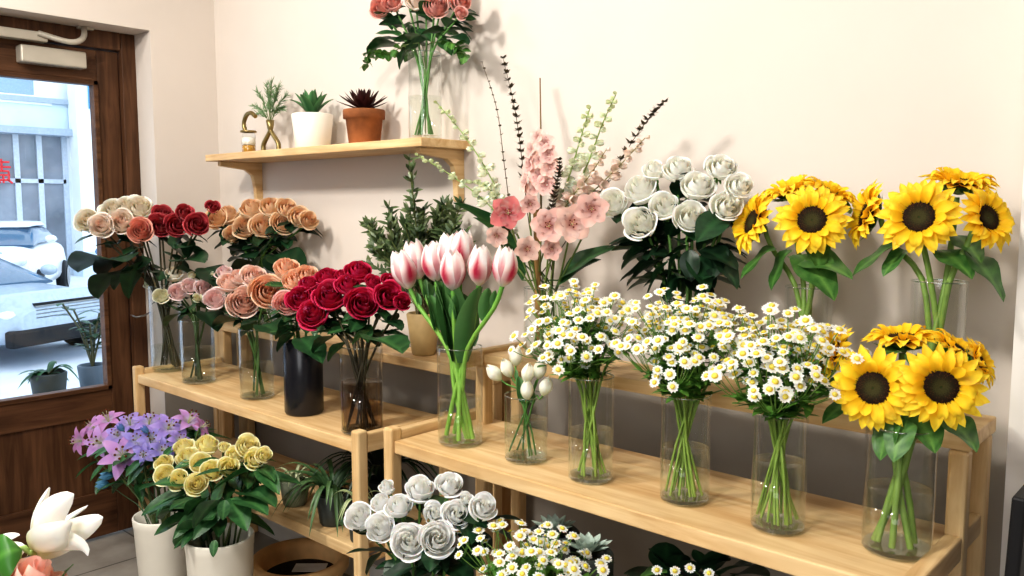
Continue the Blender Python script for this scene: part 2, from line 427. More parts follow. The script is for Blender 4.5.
# sunflower heads
def sunflower_parts(seed):
    r = random.Random(seed); mb = MB()
    c1, c2, c3 = hx('f7bc1c'), hx('ffd430'), hx('ffe258')
    for ring, (n, z0, ln, tl) in enumerate(((19, .02, 1.0, .10), (18, .06, .93, .2), (13, .09, .8, .30))):
        for k in range(n):
            an = 2 * PI * (k + ring * .5) / n + r.uniform(-.07, .07)
            l = ln * r.uniform(.9, 1.06); lift = tl + r.uniform(-.07, .1); tw = r.uniform(-.05, .05)
            d = V((math.cos(an), math.sin(an), 0)); d2 = V((math.cos(an + tw), math.sin(an + tw), 0))
            fold = ring == 2 and r.random() < .35
            p2 = d2 * (l if not fold else .62) + V((0, 0, lift * .5 if not fold else .34))
            petal(mb, d * .33 + V((0, 0, z0)), d * (.66 if not fold else .62) + V((0, 0, z0 + lift)), p2, .135 * r.uniform(.85, 1.15), V((0, 0, 1)), -.35,
                  lambda u, v: mix(mix(c1, c2, v * 1.8), c3, (v - .4) * (1 - .4 * abs(u))), .85, .75, 5, 7, .06)
    petals = mb.mesh('sunflower_petals', M_PETAL)
    mb = MB(); dk, br, gr = hx('20120a'), hx('4a2a12'), hx('3d3a1c')
    prof = [(.40, 0), (.42, .05), (.40, .11), (.33, .145), (.22, .14), (.14, .12), (.02, .115)]
    rows = [[V((q * math.cos(2 * PI * j / 28), q * math.sin(2 * PI * j / 28), z)) for j in range(28)] for q, z in prof]
    cc = [br, br, dk, dk, hx('2a2410'), gr, gr]
    mb.grid(rows, [[c] * 28 for c in cc], True)
    for i in range(230):
        q = .42 * math.sqrt((i + .5) / 230); an = i * 2.39996
        z = .115 + .03 * min(1, q / .3) if q < .34 else .145 - (q - .34) * .7
        c = mix(gr, dk, (q - .08) / .1) if q < .2 else (br if r.random() < .55 else dk)
        p = V((q * math.cos(an), q * math.sin(an), z))
        h = .018 if q < .2 else .04
        ring = [p + V((.013 * math.cos(t), .013 * math.sin(t), 0)) for t in (0, 2.1, 4.2)]
        mb.fan(ring, p + V((p.x * .15, p.y * .15, h)), c)
    disc = mb.mesh('sunflower_disc', petal_mat('seed_disc%d' % seed, 0, .8, .2, .4, 80))
    mb = MB(); g1, g2 = hx('3a6428'), hx('6f9845')
    for k in range(16):
        an = 2 * PI * k / 16 + r.uniform(-.1, .1); d = V((math.cos(an), math.sin(an), 0))
        petal(mb, d * .1 + V((0, 0, -.16)), d * .5 + V((0, 0, -.2)), d * r.uniform(.6, .78) + V((0, 0, .0)), .1, V((0, 0, 1)), -.2, lambda u, v: mix(g1, g2, v), .7, .8, 3, 5)
    mb.lathe([(.04, -.24), (.12, -.22), (.3, -.12), (.4, .0), (.4, .02)], n=16, col=g1)
    cal = mb.mesh('sunflower_calyx', M_LEAF)
    return petals, disc, cal
SUN = [sunflower_parts(s) for s in (1, 2, 3)]

# small daisy head (white rays, yellow domed centre)
def daisy_mesh(seed):
    r = random.Random(seed); mb = MB(); w1, w2 = hx('f6f4e8'), hx('fffdf6'); n = r.choice((12, 13, 14))
    for k in range(n):
        an = 2 * PI * k / n + r.uniform(-.1, .1); d = V((math.cos(an), math.sin(an), 0)); l = r.uniform(.88, 1.05)
        petal(mb, d * .3, d * .65 + V((0, 0, .06)), d * l + V((0, 0, r.uniform(-.12, .08))), .235, V((0, 0, 1)), .15, lambda u, v: mix(w1, w2, v), .7, .5, 3, 4)
    y1, y2 = hx('eecb3c'), hx('f6de6c')
    rows = [[V((q * math.cos(2 * PI * j / 10), q * math.sin(2 * PI * j / 10), z)) for j in range(10)] for q, z in ((.42, 0), (.4, .12), (.28, .24), (.12, .29), (.01, .3))]
    mb.grid(rows, [[c] * 10 for c in (y1, y1, y2, y2, y2)], True)
    mb.lathe([(.06, -.3), (.1, -.2), (.34, -.06), (.36, 0)], n=8, col=hx('4f7a34'))
    return mb.mesh('daisy_head', M_PETAL)
DAISY = [daisy_mesh(s) for s in range(4)]

def tulip_mesh(seed, pinkish, openn=1.0):
    r = random.Random(seed); mb = MB()
    pk, pk2, wh, gr = hx('b5304e'), hx('d2637a'), hx('fbf1ec'), hx('e9e8c8')
    cw1, cw2 = hx('e4e6b8'), hx('faf6e4')
    for k in range(6):
        inner = k >= 3
        an = 2 * PI * (k % 3) / 3 + (PI / 3 if inner else 0) + r.uniform(-.12, .12)
        hw = .64 if not inner else .6; H_ = 2.05 * r.uniform(.93, 1.06)
        rows = []; cols = []; nv, nu = 11, 9; tipr = r.uniform(.2, .42) * openn
        for a in range(nv):
            v = a / (nv - 1); row = []; cr = []
            rr = (.08 + .52 * math.sin(PI * min(.5, v * .95)) ** .7) if v < .55 else .59 - (.59 - tipr) * ((v - .55) / .45) ** 1.5
            rr = rr * (1 if not inner else .9)
            wv = math.sin(PI * (v * .9 + .07) ** .85) ** .55 if v < .99 else .1
            for b in range(nu):
                u = 2 * b / (nu - 1) - 1
                off = u * hw * wv
                th = an + off * .95 / max(.42, rr) * .8
                z = H_ * v - .06 * abs(u) * v
                row.append(V((rr * math.cos(th), rr * math.sin(th), z)))
                if pinkish:
                    fl = 1.25 - abs(u) * (.75 + .9 * v) - max(0, v - .42) * 1.9 + .16 * math.sin(u * 19 + k) * (1 - abs(u))
                    fl = max(0, min(1, fl)) * min(1, v * 4 + .1)
                    if inner: fl *= .7
                    c = mix(wh, mix(pk2, pk, fl), fl); c = mix(gr, c, v * 7)
                else:
                    c = mix(cw1, cw2, v * 2.2)
                cr.append(c)
            rows.append(row); cols.append(cr)
        mb.grid(rows, cols)
    return mb.mesh('tulip_bloom', M_PETAL)
TULIP = [tulip_mesh(s, True) for s in range(3)]
TULIP_W = [tulip_mesh(s + 20, False, .5) for s in range(2)]

def star_mesh(seed, n, w, c_base, c_mid, c_tip, reflex, throat, a=.85, b=.8, wave=.1, rows=1):
    r = random.Random(seed); mb = MB()
    for ring in range(rows):
        for k in range(n):
            an = 2 * PI * (k + .5 * ring) / n + r.uniform(-.08, .08); d = V((math.cos(an), math.sin(an), 0))
            l = r.uniform(.9, 1.08) * (1 - .25 * ring)
            petal(mb, d * .05, d * .4 + V((0, 0, throat + .12 * ring)), d * l + V((0, 0, throat - reflex * r.uniform(.7, 1.2) + .2 * ring)), w * (1 if k % 2 else .85), V((0, 0, 1)), -.18,
                  lambda u, v: mix(mix(c_base, c_mid, v * 2.2), c_tip, (v - .35) * 1.6 * (.6 + .4 * abs(u))), a, b, 5, 9, wave)
    return mb.mesh('star_bloom', M_PETAL)
def stamen_mesh(n, ln, cf, ca):
    mb = MB()
    for k in range(n):
        an = 2 * PI * k / n; d = V((math.cos(an), math.sin(an), 0))
        e = d * .25 + V((0, 0, ln)); mb.tube([d * .03, d * .1 + V((0, 0, ln * .6)), e], .018, 4, cf)
        mb.ball(e, .06, ca, 6, 4)
    return mb.mesh('stamens', M_PETAL)
LILY = [star_mesh(s, 6, .27, *[hx(x) for x in c], .35, .42, wave=.14) for s, c in enumerate((('ecdcec', 'c090d0', 'd4aee0'), ('dccff0', 'a08ad4', 'bca8e6'), ('ecd4e8', 'c688c4', 'dcaad8'), ('d8d0f0', '9286d0', 'b0a6e2')))]
LILY_ST = stamen_mesh(6, .75, hx('c8d09a'), hx('6b3a22'))
PINKS = [star_mesh(s + 9, 6, .5, hx(c[0]), hx(c[1]), hx(c[2]), .08, .32, .72, .5, .12) for s, c in enumerate((('b8706a', 'ebbfb2', 'f4d4c8'), ('a85c5a', 'e6b2a8', 'f0cac0')))]
ORCHID = [star_mesh(s + 30, 5, .55, hx('8a2f42'), hx('c4656a'), hx('d88a86'), .1, .25, .75, .6, .06) for s in range(2)]
PINK_ST = stamen_mesh(5, .45, hx('e8c890'), hx('7a3a2a'))

# ------------------------------------------------------------------ room shell
XF, XW, YW = -3.55, -3.41, 1.86          # door-frame plane, door wall face, back wall
XE, YN, ZC = 1.7, -2.3, 2.75
D0, D1, DT = .50, 1.578, 2.106           # door opening
m = MB(); m.box((XW - .3, YN - .2, -.1), (XE + .2, YW + .2, 0)); struct('floor', m, M_TILE)
m = MB(); m.box((XW - .3, YN - .2, ZC), (XE + .2, YW + .2, ZC + .1)); struct('ceiling', m, M_CEIL)
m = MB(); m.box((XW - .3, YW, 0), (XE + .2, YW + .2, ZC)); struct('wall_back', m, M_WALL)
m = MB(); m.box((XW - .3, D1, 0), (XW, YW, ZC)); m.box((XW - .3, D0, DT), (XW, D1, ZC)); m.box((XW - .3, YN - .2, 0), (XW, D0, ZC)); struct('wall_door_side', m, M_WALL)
m = MB(); m.box((XE, YN - .2, 0), (XE + .2, YW, ZC)); struct('wall_right', m, M_HID)
m = MB(); m.box((XW, YN - .2, 0), (XE, YN, ZC)); struct('wall_front', m, M_HID)
pr = on(1010, 400, 1, 1.74)
m = MB(); m.box((pr.x, 1.74, 0), (pr.x + .5, YW, ZC)); struct('wall_pier', m, M_PIER)
m = MB(); m.box((XW, YW - .012, 0), (pr.x, YW, .08)); struct('baseboard_back', m, M_TRIM)

# door
dr = bpy.data.objects.new('door_1', None); COL.objects.link(dr); dr.location = (XF, D0, 0)
tag(dr, 'brown wooden entrance door with a large glass pane facing the street', 'door', kind='structure')
g0, g1, gz0, gz1 = .66, 1.428, .635, 1.905   # glass opening
l0, l1, lz1 = .56, 1.515, 2.03
m = MB(); m.box((XF - .08, l1 + .004, 0), (XF, D1, DT)); m.box((XF - .08, D0, 0), (XF, l0 - .004, DT)); m.box((XF - .08, l0 - .004, lz1 + .004), (XF, l1 + .004, DT))
m.build('frame', OAK[2], dr, False, .004)
XL = XF - .025
for nm, y0, y1, z0, z1, mm in (('stile', g1, l1, .012, lz1, 2), ('stile', l0, g0, .012, lz1, 2), ('top_rail', g0, g1, gz1, lz1, 1), ('lock_rail', g0, g1, .52, gz0, 1), ('bottom_rail', g0, g1, .012, .2, 1)):
    obj_box(nm, (XL - .045, y0, z0), (XL, y1, z1), OAK[mm], dr, .003)
obj_box('door_panel', (XL - .035, g0, .2), (XL - .012, g1, .52), OAK[2], dr)
m = MB()
for z0, z1 in ((gz0, gz0 + .018), (gz1 - .018, gz1)): m.box((XL - .04, g0, z0), (XL + .008, g1, z1))
m.box((XL - .04, g1 - .018, gz0), (XL + .008, g1, gz1)); m.build('glazing_bead', OAK[1], dr, False, .002)
m = MB(); m.box((XL - .03, g0, gz0), (XL - .024, g1, gz1)); m.build('pane', M_PANE, dr, False)
# closer
a = on(20, 52, 0, XL + .05); b = on(86, 62, 0, XL + .05)
dc = obj_box('door_closer', (XL, a.y, a.z - .035), (XL + .06, b.y, a.z + .03), M_METAL, dr, .006)
m = MB()
e0 = on(38, 33, 0, XF + .05); e1 = on(70, 42, 0, XF + .08); e2 = on(83, 38, 0, XF + .07); e3 = on(84, 26, 0, XF + .01)
m.tube(smooth_path([e0, e1, e2, e3], 12), .011, 8); m.build('closer_arm', M_METAL, dc)
m = MB(); f0 = on(0, 30, 0, XF + .05); f1 = on(48, 38, 0, XF + .05)
m.box((XF + .005, f0.y - .1, f1.z - .016), (XF + .05, f1.y, f1.z + .02)); m.build('closer_track', M_METAL, dc, False, .004)
m = MB(); q = on(84, 26, 0, XF); m.box((XF, q.y - .03, q.z - .016), (XF + .02, q.y + .03, q.z + .016)); m.build('closer_bracket', M_METAL, dc, False, .003)
# small hook on the frame
m = MB(); h0 = on(131, 315, 0, XF + .004)
m.tube([h0, h0 + V((.05, .0, -.005)), h0 + V((.06, .03, -.0)), h0 + V((.05, .06, .012))], .004, 6); m.build('latch_handle', M_STEEL, dr)

# ------------------------------------------------------------------ street outside
m = MB(); m.box((-45, -20, -.4), (XW - .3, 40, -.3)); m.box((-6.2, -20, -.3), (XW - .3, 40, -.02))
struct('street', m, plain('pale_paving', hx('d9dde2'), .8, nscale=2, noise=.05))
bld = thing('shop_building', 'white building across the street with a grey shopfront window and ledge', 'building', (-22, 8, -.3))
MBW = plain('white_render', hx('f2f5f8'), .8, nscale=2, noise=.02)
MBG = plain('pale_blue_band', hx('cfdfe9'), .7, nscale=2, noise=.03); MSH = plain('shop_grey', hx('8d939c'), .5, nscale=1, noise=.2); MLB = plain('blue_sign', hx('4f9ccf'), .5); MRED = plain('red_sign', hx('e5343c'), .6)
XB = -22.0
sh0 = on(0, 149, 0, XB); sh1 = on(70, 150, 0, XB)
obj_box('facade', (XB - 2, -20, -.3), (XB, 40, 14), MBW, bld)
zz = on(40, 104, 0, XB).z; z2 = on(40, 135, 0, XB).z
obj_box('signboard', (XB, -8, z2 + .15), (XB + .25, on(82, 120, 0, XB).y, zz), MBG, bld)
m = MB(); m.box((XB, -8, z2 - .02), (XB + .5, on(84, 120, 0, XB).y, z2 + .14)); m.box((XB, -8, zz), (XB + .35, on(84, 120, 0, XB).y, zz + .12)); m.build('ledge', plain('ledge_grey', hx('a7b4c0'), .7), bld, False)
y1 = on(66, 200, 0, XB).y
obj_box('shop_window', (XB - .05, -8, -.3), (XB + .02, y1, z2 - .02), MSH, bld)
m = MB()
for px in (18, 41, 66): 
    y = on(px, 200, 0, XB).y; m.box((XB, y - .06, -.3), (XB + .08, y + .06, z2))
m.box((XB, -8, on(30, 181, 0, XB).z - .05), (XB + .08, y1, on(30, 181, 0, XB).z + .05)); m.build('window_bars', plain('bar_grey', hx('c3ccd6'), .5), bld, False)
u = on(0, 92, 0, XB); w_ = on(32, 72, 0, XB)
uw = obj_box('upper_window', (XB - .02, -4, u.z), (XB + .05, w_.y, w_.z + 1.6), plain('window_blue', hx('8fa9bd'), .3), bld)
obj_box('window_sill', (XB, -4, u.z - .25), (XB + .3, w_.y + .3, u.z - .05), MBW, uw)
p0 = on(80, 104, 0, XB + .3); p1 = on(96, 92, 0, XB + .3)
obj_box('blue_awning', (XB + .1, p0.y, p0.z - .15), (XB + .9, p1.y + .6, p1.z + .25), MLB, bld)
pil = thing('street_pillar', 'white square pillar beside the shopfront across the street', 'pillar', (XB + .5, on(90, 200, 0, XB).y, -.3))
obj_box('shaft', (XB + .3, on(76, 200, 0, XB + .5).y, -.3), (XB + .8, on(91, 200, 0, XB + .5).y, 5), MBW, pil)
obj_box('plinth', (XB + .25, on(74, 200, 0, XB + .5).y, -.3), (XB + .85, on(93, 200, 0, XB + .5).y, .3), MBG, pil)
# red character sign, strokes
sg = thing('red_sign', 'red character sign in the shopfront window across the street', 'sign', on(4, 170, 0, XB + .2))
m = MB(); o = on(3, 171, 0, XB + .2); s = mpp(o)
for ax, az, bx_, bz in ((-7, 9, 6, 9), (-1, 12, -1, -1), (-7, 4, 7, 4), (-6, 0, 5, 0), (-6, -4, 6, -4), (-5, 0, -5, -9), (5, 0, 5, -9), (-5, -9, 6, -9), (0, -4, 0, -12), (-7, -7, -3, -12), (3, -8, 8, -12)):
    A = o + V((0, ax * s, az * s)); B = o + V((0, bx_ * s, bz * s)); m.tube([A, B], 1.0 * s, 6)
m.build('character', MRED, sg)

def car(name, label, loc, rz, paint, L_=4.3, W_=1.78, Hh=1.5, hood=.95):
    rt = thing(name, label, 'car', loc); rt.rotation_euler = (0, 0, rz)
    def loft(secs, n=20, mi=0, name_='', mt=None, par=None):
        mb = MB(); rows = []
        for x, zb, zt, hw, hwt in secs:
            row = []
            for j in range(n):
                t = 2 * PI * j / n; c, s_ = math.cos(t), math.sin(t)
                e = .45; cx = math.copysign(abs(c) ** e, c); sz = math.copysign(abs(s_) ** e, s_)
                k = (sz + 1) / 2
                row.append(V((x, cx * (hw * (1 - k) + hwt * k), zb + (zt - zb) * k)))
            rows.append(row)
        mb.grid(rows, [[WHITE] * n for _ in rows], True); 
        mb.fan(rows[0], sum(rows[0], V((0, 0, 0))) / n, WHITE, 0, True); mb.fan(rows[-1], sum(rows[-1], V((0, 0, 0))) / n, WHITE)
        me = mb.mesh(name_, mt); return link(name_, me, par or rt)
    w = W_ / 2
    loft([(L_ / 2, .35, .62, w * .72, w * .66), (L_ / 2 - .12, .25, .78, w * .92, w * .84), (L_ / 2 - .6, .2, hood - .03, w, w * .9), (.75, .2, hood + .04, w, w * .93), (-1.3, .2, hood + .06, w, w * .93), (-L_ / 2 + .15, .25, hood, w * .95, w * .86), (-L_ / 2, .4, hood - .15, w * .85, w * .78)], 24, 0, 'body', paint)
    loft([(1.05, hood - .02, hood + .03, w * .86, w * .84), (.35, hood - .02, Hh - .08, w * .88, w * .7), (-.9, hood - .02, Hh - .08, w * .88, w * .7), (-1.75, hood - .02, hood + .08, w * .82, w * .78)], 20, 0, 'windows', M_CARGLASS)
    loft([(.42, Hh - .1, Hh - .05, w * .71, w * .66), (.2, Hh - .1, Hh, w * .72, w * .66), (-.8, Hh - .1, Hh, w * .72, w * .66), (-1.05, Hh - .12, Hh - .06, w * .7, w * .66)], 20, 0, 'roof', paint)
    for sx in (1.35, -1.3):
        for sy in (-1, 1):
            mb = MB(); pr_ = [(.0, .1), (.2, .1), (.24, .09), (.3, .08), (.32, .05), (.32, -.05), (.3, -.08), (0, -.08)]
            mb.lathe(pr_, n=24); me = mb.mesh('tyre', M_BLACKM)
            wl = link('wheel', me, rt, loc=V((sx, sy * (w - .06), .3)), q=Quaternion((1, 0, 0), -sy * PI / 2))
            mb = MB(); mb.lathe([(.0, .115), (.05, .12), (.16, .1), (.2, .112)], n=16); link('rim', mb.mesh('rim', M_STEEL), wl)
    for sy in (-1, 1):
        mb = MB(); mb.ball(V((0, 0, 0)), .16, WHITE, 12, 8, .55); link('headlight', mb.mesh('headlight', M_LAMP), rt, loc=V((L_ / 2 - .2, sy * w * .72, hood - .2)))
        mb = MB(); mb.ball(V((0, 0, 0)), .1, WHITE, 10, 6, .7); link('side_mirror', mb.mesh('side_mirror', paint), rt, loc=V((.75, sy * (w + .08), hood + .12)))
    mb = MB(); mb.box((L_ / 2 - .16, -w * .5, .5), (L_ / 2 - .02, w * .5, .68))
    for k in range(4): mb.box((L_ / 2 - .02, -w * .5, .52 + k * .04), (L_ / 2, w * .5, .535 + k * .04), mi=1)
    link('grille', mb.mesh('grille', [M_BLACKM, M_STEEL], smooth=False), rt)
    mb = MB(); mb.box((L_ / 2 - .1, -w * .85, .24), (L_ / 2 + .03, w * .85, .42)); link('bumper', mb.mesh('bumper', M_BLACKM, smooth=False), rt, .03)
    return rt
M_CARGLASS = plain('car_glass', hx('44617a'), .1, spec=.8); M_LAMP = plain('headlamp', hx('f3f7fb'), .15, spec=.8)
P_W = plain('white_paint', hx('f6f8fb'), .2); P_S = plain('silver_paint', hx('b4c0cc'), .2); P_B = plain('blue_grey_paint', hx('6f90b5'), .2)
def ground(px, k):
    d = ray(px, 206); return V((C0.x + d.x * k, C0.y + d.y * k, -.3))
for px_, k_, da, pt, lab, hh, hd in ((-4, 15.2, -.2, P_W, 'white car facing the door, parked farthest back before the shopfront', 1.42, 1.0), (-74, 9.8, .62, P_S, 'silver car with its front corner close behind the door glass', 1.2, .78), (172, 13.2, .0, P_B, 'blue car parked beside the white street pillar', 1.36, .92)):
    g_ = ground(px_, k_); car('car', lab, g_, math.atan2(-g_.y, -g_.x) + da, pt, Hh=hh, hood=hd)

def pot_profile(r0, r1, h, rim=.0, wall=.012):
    p = [(0, 0), (r0 * .9, 0), (r0, .006)]
    if rim: p += [(r1 - rim * .9, h * .74), (r1, h * .75), (r1 + rim * .15, h - .006), (r1, h)]
    else: p += [(r1, h - .004), (r1 - wall * .3, h)]
    p += [(r1 - wall, h), (r1 - wall, h * .86)]
    return p
def pot(root, base, r0, r1, h, m_, rim=0, name='pot', soil=True, n=36):
    mb = MB(); mb.lathe(pot_profile(r0, r1, h, rim), base, n); o = mb.build(name, m_, root)
    if soil:
        mb = MB(); ring = [base + V(((r1 - .008) * math.cos(2 * PI * j / 24), (r1 - .008) * math.sin(2 * PI * j / 24), h * .88)) for j in range(24)]
        mb.fan(ring, base + V((0, 0, h * .9)), WHITE); mb.build('soil', M_SOIL, root)
    return o

# outdoor potted plants
for i, (px, py, w, hp, lab) in enumerate(((50, 404, 34, 32, 'low plant with arching leaves in a dark pot outside the door glass'), (94, 394, 28, 30, 'taller leafy plant in a grey pot outside beside the door stile'))):
    B = on(px, py, 0, -4.35 - .1 * i); s = mpp(B); B = V((B.x, B.y, max(0, B.z)))
    rt = thing('potted_plant', lab, 'plant', B)
    pot(rt, B, w * s * .4, w * s * .5, hp * s, (M_DKPOT, plain('slate_pot', hx('56626e'), .5))[i])
    top = B + V((0, 0, hp * s * .9)); fb = MB()
    if i == 0:
        for k in range(16):
            an = R.random() * 2 * PI; d = V((math.cos(an), math.sin(an), 0)); l = R.uniform(18, 32) * s
            petal(fb, top, top + d * l * .5 + V((0, 0, l * R.uniform(.4, .8))), top + d * l + V((0, 0, l * R.uniform(-.5, .45))), 3.2 * s, V((0, 0, 1)), .2, lambda u, v: mix(hx('1c4028'), hx('3c6b40'), v), .8, .7)
        fb.build('foliage', M_LEAF, rt)
    else:
        sb = MB()
        for k in range(7):
            an = R.random() * 2 * PI; d = V((math.cos(an), math.sin(an), 0)); l = R.uniform(45, 72) * s; ln = R.uniform(.15, .5)
            pts = [top, top + d * l * ln * .4 + V((0, 0, l * .6)), top + d * l * ln + V((0, 0, l))]
            sb.tube(pts, 1.0 * s, 5, hx('5b5a40'))
            for q in range(7):
                t = .3 + .7 * q / 6; c = pts[0].lerp(pts[1], t * 2) if t < .5 else pts[1].lerp(pts[2], t * 2 - 1)
                a2 = R.random() * 6.3; e = V((math.cos(a2), math.sin(a2), R.uniform(-.3, .5))) * 13 * s
                petal(fb, c, c + e * .5 + V((0, 0, 3 * s)), c + e, 3.6 * s, V((0, 0, 1)), .2, lambda u, v: mix(hx('22402e'), hx('4a6d50'), v), .8, .7, 3, 5)
        sb.build('stems', M_STEM, rt); fb.build('foliage', M_LEAF, rt)
    st = obj_box('plant_block', (B.x - .2, B.y - .22, -.02), (B.x + .2, B.y + .22, B.z), plain('pale_block%d' % i, hx('d5d9dc'), .8))
    tag(st, ('pale block under the low arching plant outside', 'pale block under the taller leafy plant outside')[i], 'block')

# ------------------------------------------------------------------ shelving
ZR, ZRU = .83, 1.015          # right unit: mid shelf and upper tier tops
ZL, ZLL, ZLU = .765, .463, .922
def board(root, x0, x1, y0, y1, zt, t, name='shelf_board'):
    return obj_box(name, (x0, y0, zt - t), (x1, y1, zt), PINE[0], root, .003)
def post(root, x0, x1, y0, y1, z0, z1): return obj_box('post', (x0, y0, z0), (x1, y1, z1), PINE[2], root, .006)
PW = .034
RX0, RX1, RY0, RY1, RYU = -1.585, -.352, 1.272, 1.60, 1.715
ru = thing('display_shelf', 'pale wooden two-step shelf unit carrying the tulips, daisies and sunflowers', 'shelf', (RX0, RY0, 0))
board(ru, RX0 + PW, RX1 - .03, RY0 + .008, RY1, ZR, .032)
board(ru, RX0 + .06, RX1, RY1 - .06, RYU, ZRU, .03)
post(ru, RX0, RX0 + PW, RY0, RY0 + PW, 0, ZR + .03)
post(ru, RX1 - PW, RX1, RY0, RY0 + PW, 0, ZR + .012)
UYF = 1.535
post(ru, RX1 - PW, RX1 - .002, UYF, UYF + PW, 0, ZRU - .03)
post(ru, RX1 - PW, RX1 - .002, RYU - PW - .01, RYU - .01, 0, ZRU - .03)
post(ru, RX0 + .06, RX0 + .06 + PW, UYF, UYF + PW, 0, ZRU - .03)
post(ru, RX0 + .06, RX0 + .06 + PW, RYU - PW - .01, RYU - .01, 0, ZRU - .03)
obj_box('side_rail', (RX0 + .003, RY0 + PW, ZR - .02), (RX0 + .03, RY1, ZR + .022), PINE[1], ru, .004)
obj_box('side_rail', (RX1 - .032, RY0 + PW, ZR - .035), (RX1 - .004, UYF, ZR + .008), PINE[1], ru, .004)
obj_box('side_rail', (RX1 - .03, UYF + PW, ZR - .03), (RX1 - .006, RYU - PW - .01, ZR + .01), PINE[1], ru, .004)
obj_box('side_rail', (RX1 - .03, RY0 + PW, .2), (RX1 - .006, RYU - PW - .01, .24), PINE[1], ru, .004)
obj_box('side_rail', (RX0 + .06, UYF - .06, ZRU - .028), (RX0 + .085, RYU, ZRU + .012), PINE[1], ru, .004)

LX0, LX1, LY0, LY1 = -3.175, -1.78, 1.345, 1.70
lu = thing('display_shelf', 'pale wooden shelf unit by the door carrying the rose vases', 'shelf', (LX0, LY0, 0))
board(lu, LX0 + PW, LX1 - PW, LY0 + .006, LY1, ZL, .034)
board(lu, LX0 + PW, LX1 - PW, LY0 + .006, LY1, ZLL, .034)
for x in (LX0, LX1 - PW):
    post(lu, x, x + PW, LY0, LY0 + PW, 0, ZL + .03)
    obj_box('side_rail', (x + .004, LY0 + PW, ZL - .035), (x + PW - .004, LY1, ZL + .018), PINE[1], lu, .004)
    obj_box('side_rail', (x + .004, LY0 + PW, ZLL - .045), (x + PW - .004, LY1, ZLL - .036), PINE[1], lu, .002)
    post(lu, x, x + PW, LY1 - PW, LY1, 0, ZL + .02)
xm = on(223, 420, 1, LY1 - PW).x
post(lu, xm - .02, xm + .02, LY1 - PW - .01, LY1, 0, ZL - .034)
# back tier of the left unit
bt = thing('back_riser_shelf', 'narrow wooden riser shelf along the wall behind the rose vases', 'shelf', (-2.7, 1.71, 0))
ux0 = on(213, 345, 1, 1.71).x; ux1 = -1.62
board(bt, ux0, ux1, 1.706, 1.85, ZLU, .03)
for x in (ux0 + .005, ux1 - .085): post(bt, x, x + .08, 1.712, 1.75, 0, ZLU - .03); post(bt, x, x + .08, 1.81, 1.845, 0, ZLU - .03)

# wall shelf with brackets
ZS = 1.6
ws = thing('wall_shelf', 'pale wooden wall shelf on two curved brackets above the flower stand', 'shelf', (-2.5, YW, ZS))
sx0 = at(205, 156, on(421, 137, 2, ZS).y).x; sx1 = on(421, 137, 2, ZS).x; SY = on(421, 137, 2, ZS).y
board(ws, sx0, sx1, SY, YW, ZS, .026)
for x in (sx0 + .04, sx1 - .06):
    mb = MB(); t = .022; D = YW - SY - .03
    zt = ZS - .026
    prof = [(YW, zt), (YW - D, zt), (YW - D, zt - .018), (YW - .075, zt - .03), (YW - .045, zt - .05), (YW - .033, zt - .1), (YW - .03, zt - .16), (YW, zt - .165)]
    k = len(prof)
    for sx in (0, t):
        for y, z in prof: mb.v.append((x + sx, y, z)); mb.c.append(WHITE)
    mb.f.append(tuple(range(k))); mb.m.append(0); mb.f.append(tuple(range(2 * k - 1, k - 1, -1))); mb.m.append(0)
    for i in range(k): j = (i + 1) % k; mb.f.append((i, i + k, j + k, j)); mb.m.append(0)
    mb.build('bracket', PINE[1], ws, False, .003)

# ------------------------------------------------------------------ vases
class Vase: pass
def vase(px, pb, pt, w, z, label, m_=None, water=.5, name='glass_vase', taper=1.0, wm=None, cat='vase', Yfix=None, group=None):
    """px,pb = centre and bottom edge in the picture; z = height of the surface it stands on."""
    v = Vase()
    P = on(px, pb, 2, z) if Yfix is None else V((at(px, pb, Yfix).x, Yfix, z))
    r = w / 2 * mpp(P)
    if Yfix is None:            # the lower rim's near edge sits at pb: step back by one radius
        hd = V((P.x, P.y, 0)).normalized(); P = P + hd * r * .95; r = w / 2 * mpp(P)
    el = math.atan2(H - z, (P - C0).length)
    h = (pb - pt) * mpp(P) * 1.0 / math.cos(math.atan((H - z) / dep(P)) * .5)
    v.c = P; v.r = r * .98; v.h = h; v.top = P + V((0, 0, h)); v.rt = v.r * taper
    mb = MB(); n = 40; th = .006
    if m_ is None:
        mb.lathe([(0.001, .001), (v.r * .9, .001), (v.r * .98, .006)], P, n, mi=1)
        mb.lathe([(v.r * .98, .006), (v.r, .02), (v.r * (1 + taper) / 2, h / 2), (v.rt, h - .002)], P, n)
        mb.lathe([(v.rt, h - .003), (v.rt + .0006, h - .0012), (v.rt - .0008, h), (v.rt - .0022, h - .001), (v.rt - .0022, h - .003)], P, n, mi=1)
        mb.lathe([(v.r * .93, .012), (0.001, .012)], P, n, mi=1)
        me = mb.mesh(name, [M_GLASS, M_RIM], P)
    else:
        mb.lathe([(0.001, .001), (v.r * .93, .001), (v.r, .008), (v.rt, h - .003), (v.rt - .002, h), (v.rt - .006, h - .002), (v.rt - .007, h * .75), (.001, h * .75)], P, n)
        me = mb.mesh(name, m_, P)
    o = link(name, me, None, loc=P); tag(o, label, cat, group); v.o = o
    if water and m_ is None:
        wl = h * water; ri = v.r * .955
        mb = MB(); mb.lathe([(.001, .013), (ri, .013), (ri, wl), (ri * .97, wl - .001), (.001, wl - .001)], P, n)
        mb.build('water', wm or M_WATER, o)
    return v

